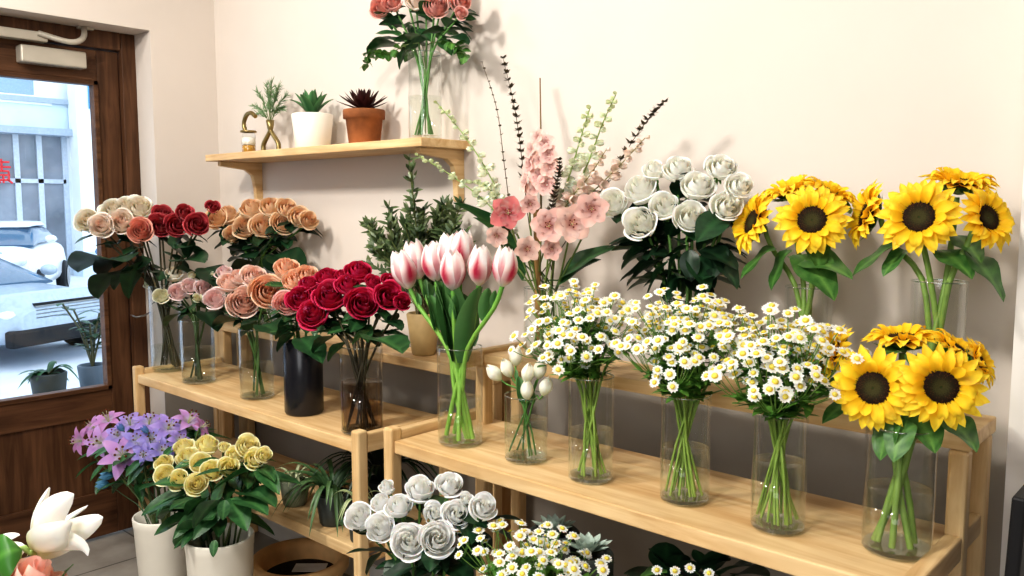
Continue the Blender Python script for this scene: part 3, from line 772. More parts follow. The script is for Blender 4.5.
def stem_pts(v, B, axis, spread=.7, n=14, cross=True):
    """from the vase floor, crossing at the middle, over the rim and up to B."""
    h = V((B.x - v.c.x, B.y - v.c.y, 0)); d = h.normalized() if h.length > 1e-4 else V((1, 0, 0))
    a = math.atan2(d.y, d.x) + R.uniform(-.5, .5); d = V((math.cos(a), math.sin(a), 0))
    k = min(1, h.length / max(1e-4, v.r * 2.5)) 
    b = v.c - d * v.r * R.uniform(.45, .82) * (1 if cross else -.5) + V((0, 0, .016))
    rim = v.c + d * v.rt * (.15 + spread * k) + V((0, 0, v.h))
    md = b.lerp(rim, .5) + V((R.uniform(-.16, .16), R.uniform(-.16, .16), 0)) * v.r
    pre = B - ((B - rim).normalized() + axis * .5).normalized() * (B - rim).length * .3
    return smooth_path([b, md, rim, pre, B], n)

ORD = ['', 'first', 'second', 'third', 'fourth', 'fifth', 'sixth', 'seventh', 'eighth', 'ninth']
def row_labels(items, nrows=None):
    """items: (px,py); phrases like 'second from the door in the upper row'."""
    n = len(items); nr = nrows or (2 if n <= 8 else 3)
    ys = [p[1] for p in items]; lo, hi = min(ys), max(ys) + 1e-6
    names = {1: ['only'], 2: ['upper', 'lower'], 3: ['upper', 'middle', 'lower']}[nr]
    rows = [min(nr - 1, int((p[1] - lo) / (hi - lo) * nr)) for p in items]
    out = [None] * n
    for r in range(nr):
        idx = sorted([i for i in range(n) if rows[i] == r], key=lambda i: items[i][0])
        for k, i in enumerate(idx):
            out[i] = ('alone in the %s row' % names[r]) if len(idx) == 1 else ('%s from the door in the %s row' % (ORD[k + 1], names[r]))
    return out

def calyx_mesh():
    mb = MB(); g = hx('3f6a34'); g2 = hx('5d8848')
    for k in range(5):
        an = 2 * PI * k / 5; d = V((math.cos(an), math.sin(an), 0))
        petal(mb, d * .05 + V((0, 0, -.05)), d * .35 + V((0, 0, -.02)), d * .55 + V((0, 0, -.16)), .1, V((0, 0, 1)), 0, lambda u, v: mix(g, g2, v), .6, .8, 3, 5)
    mb.ball(V((0, 0, -.06)), .16, g, 8, 5, .8)
    return mb.mesh('calyx', M_LEAF)
CALYX = calyx_mesh()

def rose_bunch(v, data, bunch, group, Yc, styles=('open',), nleaf=4, lib=None, leaf_len=.055, extra=(), rdepth=.75, stemc=('3c5a2c', '5f8a42'), stemr=.0038, kind='rose', rows=None, tcam=1.0, leafzone=(.5, .92)):
    lib = lib or LEAF_ROSE
    cx = sum(d[0] for d in data) / len(data); cy = sum(d[1] for d in data) / len(data)
    ph = row_labels([(d[0], d[1]) for d in data], rows)
    made = []
    cw = at(cx, cy, Yc)
    for i, d in enumerate(data):
        px, py, rp, colour = d[:4]; st = d[4] if len(d) > 4 else R.choice(styles)
        P0 = at(px, py, Yc); s = mpp(P0)
        dy = (cy - py) * s * rdepth + R.uniform(-.006, .006) + (d[5] if len(d) > 5 else 0)
        P = at(px, py, Yc + dy); r = rp * mpp(P) * 1.22
        outw = P - (cw + V((0, 0, -.10))); toc = (C0 - P).normalized()
        ax = (outw.normalized() * .6 + V((0, 0, .35)) + toc * tcam * (1.5 if py > cy else .9)).normalized()
        bb = P - ax * r * .62
        pts = stem_pts(v, bb, ax)
        rt = thing('rose', '%s %s, %s of the %s' % (colour, kind, ph[i], bunch), 'flower', pts[0], group)
        mb = MB(); mb.tube(pts, stemr, 6, hx(stemc[0]), hx(stemc[1])); mb.build('stem', M_STEM, rt)
        bl = link('bloom', rose(colour, (i * 5) % 3, st), rt, loc=bb - pts[0], q=rnd_quat(ax), sc=r)
        link('calyx', CALYX, bl)
        for k in range(nleaf):
            t = R.uniform(*leafzone); b = pts[int(t * (len(pts) - 1))]
            if b.z < v.top.z + .002: b = pts[min(len(pts) - 2, int(.62 * len(pts)) + k)]
            an = R.random() * 2 * PI; ll = leaf_len * R.uniform(.7, 1.25)
            o2 = (b - v.top); o2.z = 0
            e = (V((math.cos(an), math.sin(an), 0)) + (o2.normalized() if o2.length > .003 else V((0, 0, 0))) * .6 + V((0, 0, R.uniform(-.5, .5)))).normalized()
            put_leaf(rt, b, b + e * ll, lib, roll=R.uniform(-.5, .5))
        made.append((rt, pts))
    for (bx, by, tx, ty, dy, *wd) in extra:
        B = at(bx, by, Yc + dy); T = at(tx, ty, Yc + dy - R.uniform(.01, .03))
        rt, pts = min(made, key=lambda q: min((p - B).length for p in q[1]))
        put_leaf(rt, B, T, lib, roll=R.uniform(-.3, .3), wide=wd[0] if wd else 1.0)
    return made

# ---- left unit vases
v1 = vase(168, 373, 288, 31, ZL, 'tall clear vase at the door end of the rose shelf', water=.3)
v2 = vase(199, 385, 322, 33, ZL, 'clear vase of pale pink spray roses', water=.55)
v3 = vase(257.5, 401, 331, 34, ZL, 'clear vase of blush and peach roses beside the black vase', water=.5)
v4 = vase(304.5, 417, 345, 39, ZL, 'black glossy cylinder vase between two clear rose vases', m_=M_BLACK, name='black_vase')
v5 = vase(362.5, 437, 350, 43, ZL, 'clear vase with dark stems holding the crimson roses', water=.58, wm=M_WATER_DARK)

rose_bunch(v1, [(87, 221, 12, 'cream', 'open', -0.211), (101, 226, 12, 'blush cream', 'open', -0.178), (113, 210, 12, 'cream', 'open', -0.149), (121, 222, 13, 'blush cream', 'open', -0.130), (126, 206, 10, 'cream', 'garden', -0.118), (139, 208, 13, 'cream', 'open', -0.086), (140, 230, 11.5, 'coral', 'garden', -0.084),
    (160, 226, 11.5, 'rose red', 'garden', -0.030), (163, 214, 9.5, 'rose red', 'open', -0.030), (177, 225, 12, 'rose red', 'open', -0.030), (184, 212, 9, 'rose red', 'cup', -0.030), (197, 224, 11.5, 'rose red', 'open', -0.030), (213, 207, 9, 'rose red', 'bud', -0.030)],
    'mixed corner bunch', 'mixed cream and red roses in the corner vase', v1.c.y, ('open', 'garden'), 3, LEAF_DARK, .08,
    [(125, 262, 78, 250, -.2), (122, 270, 92, 285, -.18), (132, 270, 110, 282, -.15), (140, 262, 122, 292, -.12), (150, 262, 140, 280, -.08), (128, 258, 98, 262, -.16), (178, 262, 165, 248, 0), (180, 262, 200, 250, 0), (205, 268, 222, 280, 0)], rdepth=.6, stemc=('3a3a28', '4c4a34'))
rose_bunch(v2, [(151, 283, 7.5, 'cream bud', 'cup'), (161, 296, 8.5, 'cream bud', 'cup'), (174, 274, 9.5, 'cream'), (178, 292, 10, 'pale pink', 'cup'), (190, 286, 8.5, 'pale pink', 'cup'), (203, 288, 9, 'pale pink', 'cup'), (197, 298, 6, 'cream bud', 'bud'), (213, 278, 7.5, 'cream bud', 'bud'), (192, 275, 5, 'cream bud', 'bud')],
    'pink spray bunch', 'pale pink spray roses', v2.c.y, ('cup',), 4, LEAF_DARK, .05, [(185, 312, 162, 318, -.02), (205, 312, 218, 322, -.02), (170, 275, 163, 285, 0)], stemc=('2c3a1e', '3f5a2c'))
rose_bunch(v3, [(215, 299, 12, 'pale pink', 'cup'), (224, 273, 9, 'pale pink', 'cup'), (230, 283, 11, 'blush'), (243, 302, 15, 'blush', 'garden'), (267, 292, 16, 'peach', 'garden'), (254, 277, 12, 'blush'), (240, 277, 9, 'blush')],
    'blush bunch', 'blush and peach roses', v3.c.y, ('garden',), 5, LEAF_DARK, .06, [(240, 320, 214, 318, -.03), (262, 325, 285, 328, -.03), (258, 322, 240, 330, -.02)], stemc=('3f5a2a', '48662f'))
rose_bunch(v4, [(286, 303, 12, 'pink peach', 'garden'), (286, 269, 13, 'peach', 'open'), (296, 281, 13, 'peach', 'open'), (307, 275, 11, 'peach', 'open')],
    'black vase bunch', 'peach roses in the black vase', v4.c.y, ('open',), 6, LEAF_ROSE, .065, [(295, 325, 274, 333, -.05), (295, 332, 274, 346, -.06), (300, 335, 295, 352, -.05), (300, 338, 322, 352, -.05), (296, 320, 278, 322, -.03)], rows=2)
rose_bunch(v5, [(327, 278, 12, 'crimson'), (313, 314, 14.5, 'crimson', 'garden'), (300, 299, 13, 'crimson'), (330, 296, 15.5, 'crimson', 'garden'), (362, 304, 15.5, 'crimson', 'garden'), (388, 296, 15, 'crimson', 'cup'), (358, 272, 13, 'crimson'), (348, 285, 12, 'crimson'), (308, 285, 10, 'crimson'), (342, 276, 8, 'crimson', 'cup'), (373, 282, 9, 'crimson', 'cup'), (402, 302, 9, 'crimson', 'cup'), (390, 281, 9, 'crimson', 'cup')],
    'crimson bunch', 'crimson roses in the dark-stemmed vase', v5.c.y, ('open',), 6, LEAF_ROSE, .065, [(372, 338, 403, 338, -.05, 1.3), (335, 335, 310, 345, -.04), (345, 342, 325, 356, -.05), (370, 330, 350, 340, -.05), (385, 322, 402, 322, 0)], stemc=('2e2216', '3a3a22'), stemr=.0034)
# back peach bunch on the riser
v6 = vase(262, 338, 270, 34, ZLU, 'clear vase of apricot roses on the riser behind', Yfix=1.785, water=.5)
rose_bunch(v6, [(216, 219, 11, 'apricot', 'open', -.05), (228, 215, 11, 'apricot'), (245, 227, 11.5, 'apricot', 'garden'), (233, 234, 9.5, 'apricot'), (263, 226, 12, 'apricot', 'garden'), (283, 223, 11, 'apricot', 'garden'), (252, 209, 12, 'apricot'), (271, 207, 11, 'apricot'), (287, 208, 10, 'apricot'), (299, 217, 11, 'apricot'), (309, 220, 9, 'apricot')],
    'apricot bunch', 'apricot roses behind the blush bunch', 1.755, ('open',), 7, LEAF_DARK, .085, [(255, 258, 228, 252, -.03), (255, 262, 232, 268, -.04), (262, 255, 248, 275, -.05), (275, 255, 300, 260, -.03), (270, 258, 290, 272, -.04), (258, 265, 242, 282, -.03)], rdepth=.15)

# ---- wall shelf
v7 = vase(425.5, 138, 53, 34, ZS, 'clear vase of salmon roses on the wall shelf', water=.5, Yfix=(SY + YW) / 2 - .02)
v7.h = (138 - 53) * mpp(v7.c)
rose_bunch(v7, [(380, 8, 11.5, 'salmon pink', 'cup'), (392, 2, 11, 'salmon pink', 'cup'), (415, 1, 11, 'blush cream', 'cup'), (436, 6, 12, 'salmon pink', 'garden'), (460, 2, 11, 'salmon pink', 'open'), (461, 13, 7, 'pink peach', 'cup'), (404, -14, 11, 'salmon pink', 'cup'), (426, -16, 11, 'salmon pink', 'cup'), (446, -12, 11, 'pink peach', 'cup')],
    'high shelf bunch', 'salmon roses on the wall shelf', v7.c.y, ('cup',), 5, LEAF_ROSE, .075, [(400, 42, 373, 32, 0), (398, 44, 368, 42, 0), (404, 50, 396, 68, -.04), (445, 38, 468, 34, 0), (440, 40, 452, 50, 0), (392, 30, 384, 20, 0), (410, 40, 420, 28, -.04)], stemc=('5f8a4a', '4f7a3c'), rdepth=.4, stemr=.0032)
# eucalyptus sprays with round leaves
for sg_, lab in (([(410, 44), (392, 52), (380, 53), (369, 52), (367, 64)], 'trailing twig of round leaves on the door side of the high vase'), ([(440, 42), (455, 44), (462, 50), (466, 57)], 'trailing twig of round leaves on the far side of the high vase')):
    pts = [v7.c + V((0, 0, .02)), v7.top] + [at(x, y, v7.c.y - .02) for x, y in sg_]
    rt = thing('leafy_twig', lab, 'foliage', pts[0], 'round-leaved twigs in the high vase')
    mb = MB(); pp = smooth_path(pts, 24); mb.tube(pp, .0014, 5, hx('5a6a3a')); mb.build('stem', M_STEM, rt)
    for p in pp[10:]:
        for k in range(2):
            an = R.random() * 6.3; e = V((math.cos(an), math.sin(an) * .4, R.uniform(-.8, .5))).normalized() * .028
            put_leaf(rt, p, p + e, LEAF_SMALL, wide=1.3, roll=R.uniform(-.6, .6))

# pots on the wall shelf
YS = (SY + YW) / 2
B = V((at(313, 147, YS).x, YS, ZS)); s = mpp(B)
rt = thing('potted_aloe', 'green pointed succulent in a smooth white pot on the wall shelf', 'plant', B)
pot(rt, B, 17 * s, 20.5 * s, 35 * s, M_WPOT); mb = MB(); T = B + V((0, 0, 32 * s))
for k in range(13):
    an = k * 2.4; d = V((math.cos(an), math.sin(an), 0)); l = (22 + 10 * (k / 13)) * s; f = k / 13
    petal(mb, T + d * 2 * s, T + d * (6 + 10 * f) * s + V((0, 0, l * (.7 - .2 * f))), T + d * (6 + 20 * f) * s + V((0, 0, l * (1.25 - .75 * f))), 5.2 * s, -d + V((0, 0, .6)), -.45, lambda u, v: mix(hx('2c5a34'), hx('5d8f5a'), abs(u) * .7 + v * .2), .62, .7, 5, 8)
mb.build('leaves', M_LEAF, rt)
B = V((at(364.5, 142, YS).x, YS, ZS)); s = mpp(B)
rt = thing('potted_succulent', 'dark red-brown succulent in a terracotta pot on the wall shelf', 'plant', B)
pot(rt, B, 15.5 * s, 20.5 * s, 35 * s, M_TERRA, rim=2.5 * s); mb = MB(); T = B + V((0, 0, 32 * s))
for k in range(34):
    f = k / 34; an = k * 2.4; d = V((math.cos(an), math.sin(an), 0)); l = (18 + 9 * f) * s
    el = 1.45 - 1.2 * f; e = d * math.cos(el) + V((0, 0, math.sin(el)))
    st = T + d * 3 * s * f + V((0, 0, 3 * s))
    petal(mb, st, st + e * l * .55 + d * 2 * s, st + e * l + V((0, 0, 2 * s)), 3.4 * s, V((0, 0, 1)) - d * .3, -.4, lambda u, v: mix(hx('4c2220'), hx('2c1416'), v), .6, .7, 5, 7)
mb.build('rosette', M_LEAF, rt)
# little jar with brass arch and the wishbone bud vase
YJ = YS - .02
B = V((at(249, 153, YJ).x, YJ, ZS)); s = mpp(B)
rt = thing('glass_jar', 'small glass jar half full of amber liquid with an arched brass handle', 'jar', B)
mb = MB(); mb.lathe([(.001, .001), (6.5 * s, .001), (7 * s, 2 * s), (7 * s, 18 * s), (5.8 * s, 20 * s), (5.8 * s, 22 * s)], B, 24); mb.build('body', M_GLASS, rt)
mb = MB(); mb.lathe([(.001, 1 * s), (6.4 * s, 1 * s), (6.6 * s, 8.5 * s), (.001, 8.5 * s)], B, 24); mb.build('amber_liquid', M_AMBER, rt)
mb = MB(); mb.lathe([(.001, 9 * s), (6.5 * s, 9 * s), (6.5 * s, 16 * s), (.001, 16.5 * s)], B, 24); mb.build('white_filling', M_WPOT, rt)
mb = MB(); mb.lathe([(6.2 * s, 21 * s), (8 * s, 21.2 * s), (8 * s, 23 * s), (.001, 23.5 * s)], B, 24); mb.build('lid', M_BRASS, rt)
mb = MB(); mb.tube(smooth_path([B + V((-5 * s, 0, 22 * s)), B + V((-8 * s, 0, 30 * s)), B + V((-3 * s, 0, 38 * s)), B + V((6 * s, 0, 40 * s)), B + V((14 * s, 0, 36 * s))], 20), 2.2 * s, 8); mb.build('handle', M_BRASS, rt)
B = V((at(271, 151, YJ + .01).x, YJ + .01, ZS)); s = mpp(B)
rt = thing('bud_vase', 'brass wishbone bud vase with two curved legs on the wall shelf', 'vase', B)
mb = MB(); mb.lathe([(1.5 * s, 20 * s), (3 * s, 24 * s), (4.2 * s, 32 * s), (3.6 * s, 32 * s), (1.5 * s, 24 * s)], B, 16); mb.build('neck', M_BRASS, rt)
for q in (-1, 1):
    mb = MB(); mb.tube(smooth_path([B + V((q * .5 * s, 0, 22 * s)), B + V((q * 5 * s, 0, 17 * s)), B + V((q * 13 * s, 0, 9 * s)), B + V((q * 14 * s, 0, 2 * s))], 16), [2.0 * s + .04 * s * i for i in range(16)], 8); mb.build('leg', M_BRASS, rt)
mb = MB(); mb.lathe([(.001, 0), (13 * s, 0), (14 * s, 1.5 * s), (.001, 1.8 * s)], B, 24); mb.build('base', M_BRASS, rt)
T = B + V((0, 0, 28 * s)); rt = thing('pine_sprig', 'feathery green sprig in the brass bud vase', 'foliage', T)
sb = MB(); mb = MB()
for tx, ty in ((-30, 17), (-21, 28), (-9, 33), (3, 34), (16, 29), (23, 22), (-24, 10), (12, 12), (-5, 25), (10, 25)):
    tx *= 1.15; ty *= 1.25; E_ = T + V((tx * s, R.uniform(-8, 8) * s, ty * s)); pp = smooth_path([T, T + (E_ - T) * .5 + V((0, 0, 5 * s)), E_], 12); sb.tube(pp, .5 * s, 4, hx('5c6a3c'))
    for p0_, p1_ in zip(pp[3:], pp[4:]):
        d = (p1_ - p0_).normalized()
        for k in range(6):
            sd = V((R.uniform(-1, 1), R.uniform(-1, 1), R.uniform(-1, 1))); e = (d * .9 + sd * .6).normalized() * R.uniform(6, 9) * s
            petal(mb, p0_, p0_ + e * .5, p0_ + e, .42 * s, V((.3, -1, .2)), 0, lambda u, v: mix(hx('3f5c38'), hx('7a966a'), v), .7, .6, 3, 3)
sb.build('stems', M_STEM, rt); mb.build('needles', M_LEAF, rt)

# ---- shrub in a tan pot on the riser
B = V((at(424, 361, 1.785).x, 1.785, ZLU)); s = mpp(B)
rt = thing('potted_shrub', 'bushy grey-green shrub in a tan pot behind the tulips', 'plant', B)
pot(rt, B, 12 * s, 17 * s, 42 * s, M_TAN); T = B + V((0, 0, 38 * s)); sb = MB(); mb = MB()
lc = [(hx('36482c'), hx('66794c')), (hx('2b3d24'), hx('50663e')), (hx('46563a'), hx('7c8a5e'))]
for k in range(46):
    tx, ty = R.uniform(-62, 46), R.uniform(62, 128)
    if k == 0: tx, ty = -15, 170
    if k == 1: tx, ty = -13, 158
    if abs(tx) > 45: ty = min(ty, 105)
    E_ = at(424 + tx, 324 - ty + 6, 1.55 if k < 2 else 1.76 + R.uniform(-.12, .06)); pp = smooth_path([T + V((R.uniform(-8, 8) * s, R.uniform(-8, 8) * s, 0)), T + (E_ - T) * .5 + V((0, 0, 10 * s)), E_], 14); sb.tube(pp, .8 * s, 4, hx('6a6248'), hx('6f7f4c'))
    for p0_, p1_ in zip(pp[4:], pp[5:] + [pp[-1] + (pp[-1] - pp[-2])]):
        d = (p1_ - p0_).normalized(); ca, cb = R.choice(lc)
        for q in range(5):
            e = (d * .7 + V((R.uniform(-1, 1), R.uniform(-1, 1), R.uniform(-.6, .8)))).normalized() * R.uniform(8, 13) * s
            petal(mb, p0_, p0_ + e * .5 + V((0, 0, s)), p0_ + e, 1.7 * s, V((.2, -.7, .6)), .1, lambda u, v: mix(ca, cb, v), .8, .7, 3, 4)
sb.build('stems', M_STEM, rt); mb.build('foliage', M_LEAF, rt)

# ---- right unit, lower step
vt = vase(460.5, 449, 352, 46, ZR, 'tall clear vase of pink and white tulips', water=.47)
def tulips(v, data, lib, sc_, kind, grp, lab, blades, stemc, hpx, wpx, stemr):
    ph = row_labels([(d[0], d[1]) for d in data], 2)
    for i, (px, py, tl) in enumerate(data):
        Yb = v.c.y + (sum(d[1] for d in data) / len(data) - py) * mpp(v.c) * .8 + R.uniform(-.012, .012)
        P = at(px, py, Yb); s = mpp(P); r = wpx * s * .88
        ax = (V((0, 0, 1)) + RT * math.tan(math.radians(tl)) + V((0, R.uniform(-.1, .05), 0))).normalized()
        bb = P - ax * r * .9
        pts = stem_pts(v, bb, ax, .65)
        rt = thing('tulip', '%s, %s of %s' % (kind, ph[i], lab), 'flower', pts[0], grp)
        mb = MB(); mb.tube(pts, stemr, 8, hx(stemc[0]), hx(stemc[1])); mb.build('stem', M_STEM, rt)
        link('bloom', lib[i % len(lib)], rt, loc=bb - pts[0], q=rnd_quat(ax), sc=(r, r, r * .88))
        for k in range(blades):
            j = R.randint(5, 9) if blades > 1 else 8
            b = pts[j]; d = V((R.uniform(-1, 1), R.uniform(-.6, .6), 0)) + (bb - v.top) * 4 * V((1, 1, 0)).length
            d.z = 0; d.normalize(); l = (bb.z - b.z) * R.uniform(.75, 1.02)
            lb = MB(); g1, g2 = hx(R.choice(('2f5d34', '3a6b3a'))), hx('6f9a58')
            petal(lb, b, b + V((0, 0, l * .6)) + d * l * .1, b + V((0, 0, l)) + d * l * R.uniform(.18, .4), min(.03, l * .22), d, .4, lambda u, v_: mix(g1, g2, .15 + .5 * abs(u) * v_), .75, .6, 5, 10, .06, wmin=.1)
            lb.build('leaf', M_LEAF, rt)
tulips(vt, [(404, 270, -16), (415, 260, -10), (434, 262, -6), (449, 254, 0), (461, 250, 4), (453, 271, 0), (480, 266, 3), (505, 267, 8)], TULIP, 1, 'pink-flamed white tulip', 'pink and white tulips', 'the tall tulip vase', 4, ('8fb850', '5f9440'), 42, 25, .0056)
vs = vase(526, 466, 400, 44, ZR, 'short clear tumbler of white tulip buds', water=.62, name='glass_tumbler')
tulips(vs, [(494, 373, -45), (507, 368, -25), (516, 356, 5), (528, 373, 12), (540, 369, 14), (546, 386, 18), (527, 390, 0)], TULIP_W, 1, 'white tulip bud', 'white tulip buds', 'the short tumbler', 2, ('3f6a30', '5a8a3f'), 25, 13, .002)

# daisies
def daisy_bunch(v, cx, cy, rx, ry, nsp, nh, lab, grp, hr, Yc, leaves=True, up=.0):
    Cc = at(cx, cy, Yc); s = mpp(Cc); RX, RZ = rx * s, ry * s
    for i in range(nsp):
        # spray directions over a dome (golden angle)
        f = (i + .5) / nsp; an = i * 2.399 + .4; rr = math.sqrt(f) * .95
        dx, dyy = rr * math.cos(an), rr * math.sin(an)
        cz = .35 + .5 * math.sqrt(max(0, 1 - rr * rr)) - .55 * rr + (-.35 if dyy < -.3 else 0)
        T = Cc + V((dx * RX, dyy * RX * .8, cz * RZ - .2 * RZ))
        pts = stem_pts(v, T + V((-dx * RX * .25, -dyy * RX * .2, -.05)), V((dx * .4, dyy * .4, 1)).normalized(), .7)
        rt = thing('daisy_spray', lab, 'flower', pts[0], grp)
        mb = MB(); mb.tube(pts, .0027, 5, hx('8fa84e'), hx('557a34'), cap=False)
        heads = []
        for k in range(nh):
            a2 = k * 2.399 + i; q = math.sqrt((k + .5) / nh) * RX * .46
            P = T + V((q * math.cos(a2), q * math.sin(a2) * .9, R.uniform(-.45, .55) * RZ * .55 - q * .25))
            ctr = Cc + V((0, 0, -RZ * 1.3))
            ax = ((P - ctr).normalized() * .8 + V((0, 0, .45)) + (C0 - P).normalized() * .55 + V((R.uniform(-.35, .35), R.uniform(-.35, .35), R.uniform(-.3, .3)))).normalized()
            h_ = hr * s * R.uniform(.82, 1.15)
            j = R.randint(len(pts) - 4, len(pts) - 1)
            b = pts[j]; mb.tube(smooth_path([b, b.lerp(P, .5) - V((0, 0, .008)), P - ax * h_ * .25], 4), .0009, 4, hx('5b7f38'), hx('6f9445'), cap=False)
            heads.append((P, ax, h_))
        mb.build('stem', M_STEM, rt)
        for P, ax, h_ in heads: link('flower_head', R.choice(DAISY), rt, loc=P - pts[0], q=rnd_quat(ax), sc=h_)
        lb = MB()
        lo = [p for p in pts if p.z > v.top.z - .02]
        for k in range(42):
            b = R.choice(lo) + V((R.uniform(-.016, .016), R.uniform(-.016, .016), 0)); a2 = R.random() * 6.3
            e = V((math.cos(a2), math.sin(a2), R.uniform(-.4, .6))) * R.uniform(.016, .04); g = R.choice((hx('4a7a32'), hx('3a682a'), hx('5c9040')))
            petal(lb, b, b + e * .5 + V((0, 0, .004)), b + e, R.uniform(.004, .009), V((0, 0, 1)), .1, lambda u, v_: mix(g, G_YEL, v_ * .25), .7, .6, 3, 4)
        lb.build('foliage', M_LEAF, rt)
vd1 = vase(590.5, 486, 382, 46, ZR, 'clear daisy vase beside the white tulip tumbler', water=.48)
vd2 = vase(684, 508, 401, 50, ZR, 'clear daisy vase in the middle of the three', water=.5)
vd3 = vase(777, 537, 420, 54, ZR, 'clear daisy vase beside the front sunflowers', water=.58)
dl = 'spray of small white daisies with yellow centres in the %s daisy vase'
daisy_bunch(vd1, 580, 316, 63, 46, 16, 11, 'spray of small yellow-centred white daisies in the vase beside the tulip tumbler', 'daisies beside the tulip tumbler', 5.9, vd1.c.y)
daisy_bunch(vd2, 686, 326, 64, 52, 16, 11, 'spray of small yellow-centred white daisies in the middle daisy vase', 'daisies in the middle vase', 6.4, vd2.c.y)
daisy_bunch(vd3, 780, 346, 66, 58, 16, 11, 'spray of small yellow-centred white daisies in the vase by the front sunflowers', 'daisies by the front sunflowers', 7.2, vd3.c.y)

# sunflowers
def sunflowers(v, data, leaves, Yc, where, grp, stemr=.0055):
    made = []
    for i, (px, py, rp, ax, dy, desc) in enumerate(data):
        P = at(px, py, Yc + dy); s = mpp(P); r = rp * s
        A = facing(P, ax)
        pe, di, ca = SUN[i % 3]
        bb = P - A * r * .25
        pts = stem_pts(v, bb - V((0, 0, r * .25)) - A * r * .25, (A * .4 + V((0, 0, 1))).normalized(), .6)
        pts += [bb - A * r * .16]
        rt = thing('sunflower', 'sunflower %s in %s' % (desc, where), 'flower', pts[0], grp)
        mb = MB(); mb.tube(pts, stemr, 8, hx('7f9a4a'), hx('6a8a45')); mb.build('stem', M_STEM, rt)
        q = rnd_quat(A)
        hd = link('petals', pe, rt, loc=P - pts[0] - A * r * .1, q=q, sc=r)
        link('seed_disc', di, hd); link('calyx', ca, rt, loc=P - pts[0] - A * r * .1, q=q, sc=r)
        made.append((rt, pts))
    for bx, by, tx, ty, dy, wd in leaves:
        B = at(bx, by, Yc + dy + .03); T = at(tx, ty, Yc + dy - .02)
        rt, pts = min(made, key=lambda q: min((p - B).length for p in q[1]))
        put_leaf(rt, B, T, LEAF_BIG, wide=wd, roll=R.uniform(-.2, .2))
    return made
vsC = vase(895.5, 562, 436, 67, ZR, 'wide clear vase of sunflowers on the lower step', water=.5)
sunflowers(vsC, [(873, 388, 44, (-.25, .15, 1), -.045, 'facing out on the door side'), (941, 387, 44, (.12, .1, 1), -.045, 'facing out on the pier side'), (832, 354, 33, (-.95, .55, .35), .01, 'turned toward the daisies'),
    (902, 338, 38, (-.05, 1, .1), .05, 'facing up at the back'), (955, 347, 30, (.5, .8, .1), .05, 'tilted up over the pier side'), (980, 362, 28, (.95, .5, .2), .03, 'turned toward the pier')],
    [(895, 415, 872, 452, -.05, .95), (915, 412, 938, 442, -.03, 1.0), (860, 395, 818, 412, 0, .9), (945, 415, 980, 438, 0, .8), (905, 420, 890, 455, -.06, .9), (900, 352, 880, 345, .0, .9), (915, 355, 940, 365, .0, .9)], vsC.c.y, 'the front sunflower vase', 'sunflowers on the lower step')
YU = 1.655
vsA = vase(806, 370, 262, 46, ZRU, 'clear vase of sunflowers beside the white roses', Yfix=YU, water=.4)
sunflowers(vsA, [(812, 220, 38, (-.1, .3, 1), -.05, 'facing out'), (752, 222, 34, (-.95, .35, .45), 0, 'turned toward the white roses'), (789, 190, 32, (-.3, 1, .2), .04, 'tilted back on the rose side'), (830, 192, 32, (.4, 1, .15), .04, 'tilted back on the pier side')],
    [(800, 255, 838, 285, -.07, .85), (795, 258, 850, 258, -.05, .8), (775, 248, 735, 268, -.03, .8), (822, 205, 850, 200, .02, .9), (790, 250, 762, 282, -.02, .9), (815, 240, 822, 262, -.05, .8)], YU, 'the vase beside the white roses', 'sunflowers beside the white roses')
vsB = vase(934, 395, 262, 52, ZRU, 'clear vase of sunflowers on the upper step by the pier', Yfix=YU, water=.4)
sunflowers(vsB, [(919, 217, 41, (-.15, .25, 1), -.05, 'facing out'), (988, 218, 36, (.75, .35, .6), -.01, 'turned toward the pier'), (960, 182, 38, (.15, 1, .15), .04, 'facing up on top'), (866, 214, 36, (-1, .3, .3), .01, 'turned toward the other back sunflowers')],
    [(900, 245, 848, 262, -.02, .8), (905, 250, 880, 268, -.02, .8), (940, 250, 975, 265, -.03, .9), (965, 252, 1015, 285, -.01, .7), (925, 195, 905, 205, .02, .9), (955, 235, 985, 250, 0, .9)], YU, 'the upper vase by the pier', 'sunflowers by the pier')

# white roses on the upper step
vw = vase(684, 345, 268, 44, ZRU, 'clear vase of white roses on the upper step', Yfix=YU, water=.4)
rose_bunch(vw, [(613, 203, 15, 'white', 'open'), (640, 190, 17, 'white', 'open'), (640, 224, 18, 'white', 'cup'), (664, 206, 16, 'white', 'cup'), (690, 217, 18, 'white', 'cup'), (697, 186, 16, 'white', 'open'), (678, 169, 15, 'white', 'open'), (721, 168, 15, 'white', 'open'), (727, 206, 16, 'white', 'cup'), (739, 186, 14, 'white', 'open'), (654, 170, 12, 'white', 'cup')],
    'white upper-step bunch', 'white roses on the upper step', YU, ('open',), 7, LEAF_DARK, .085, [(665, 258, 622, 275, -.03), (668, 262, 640, 290, -.04), (690, 255, 712, 285, -.03), (680, 250, 660, 280, -.05), (715, 255, 742, 282, 0), (700, 250, 738, 258, 0), (650, 245, 618, 262, 0), (690, 250, 690, 280, -.05)], rdepth=.5)

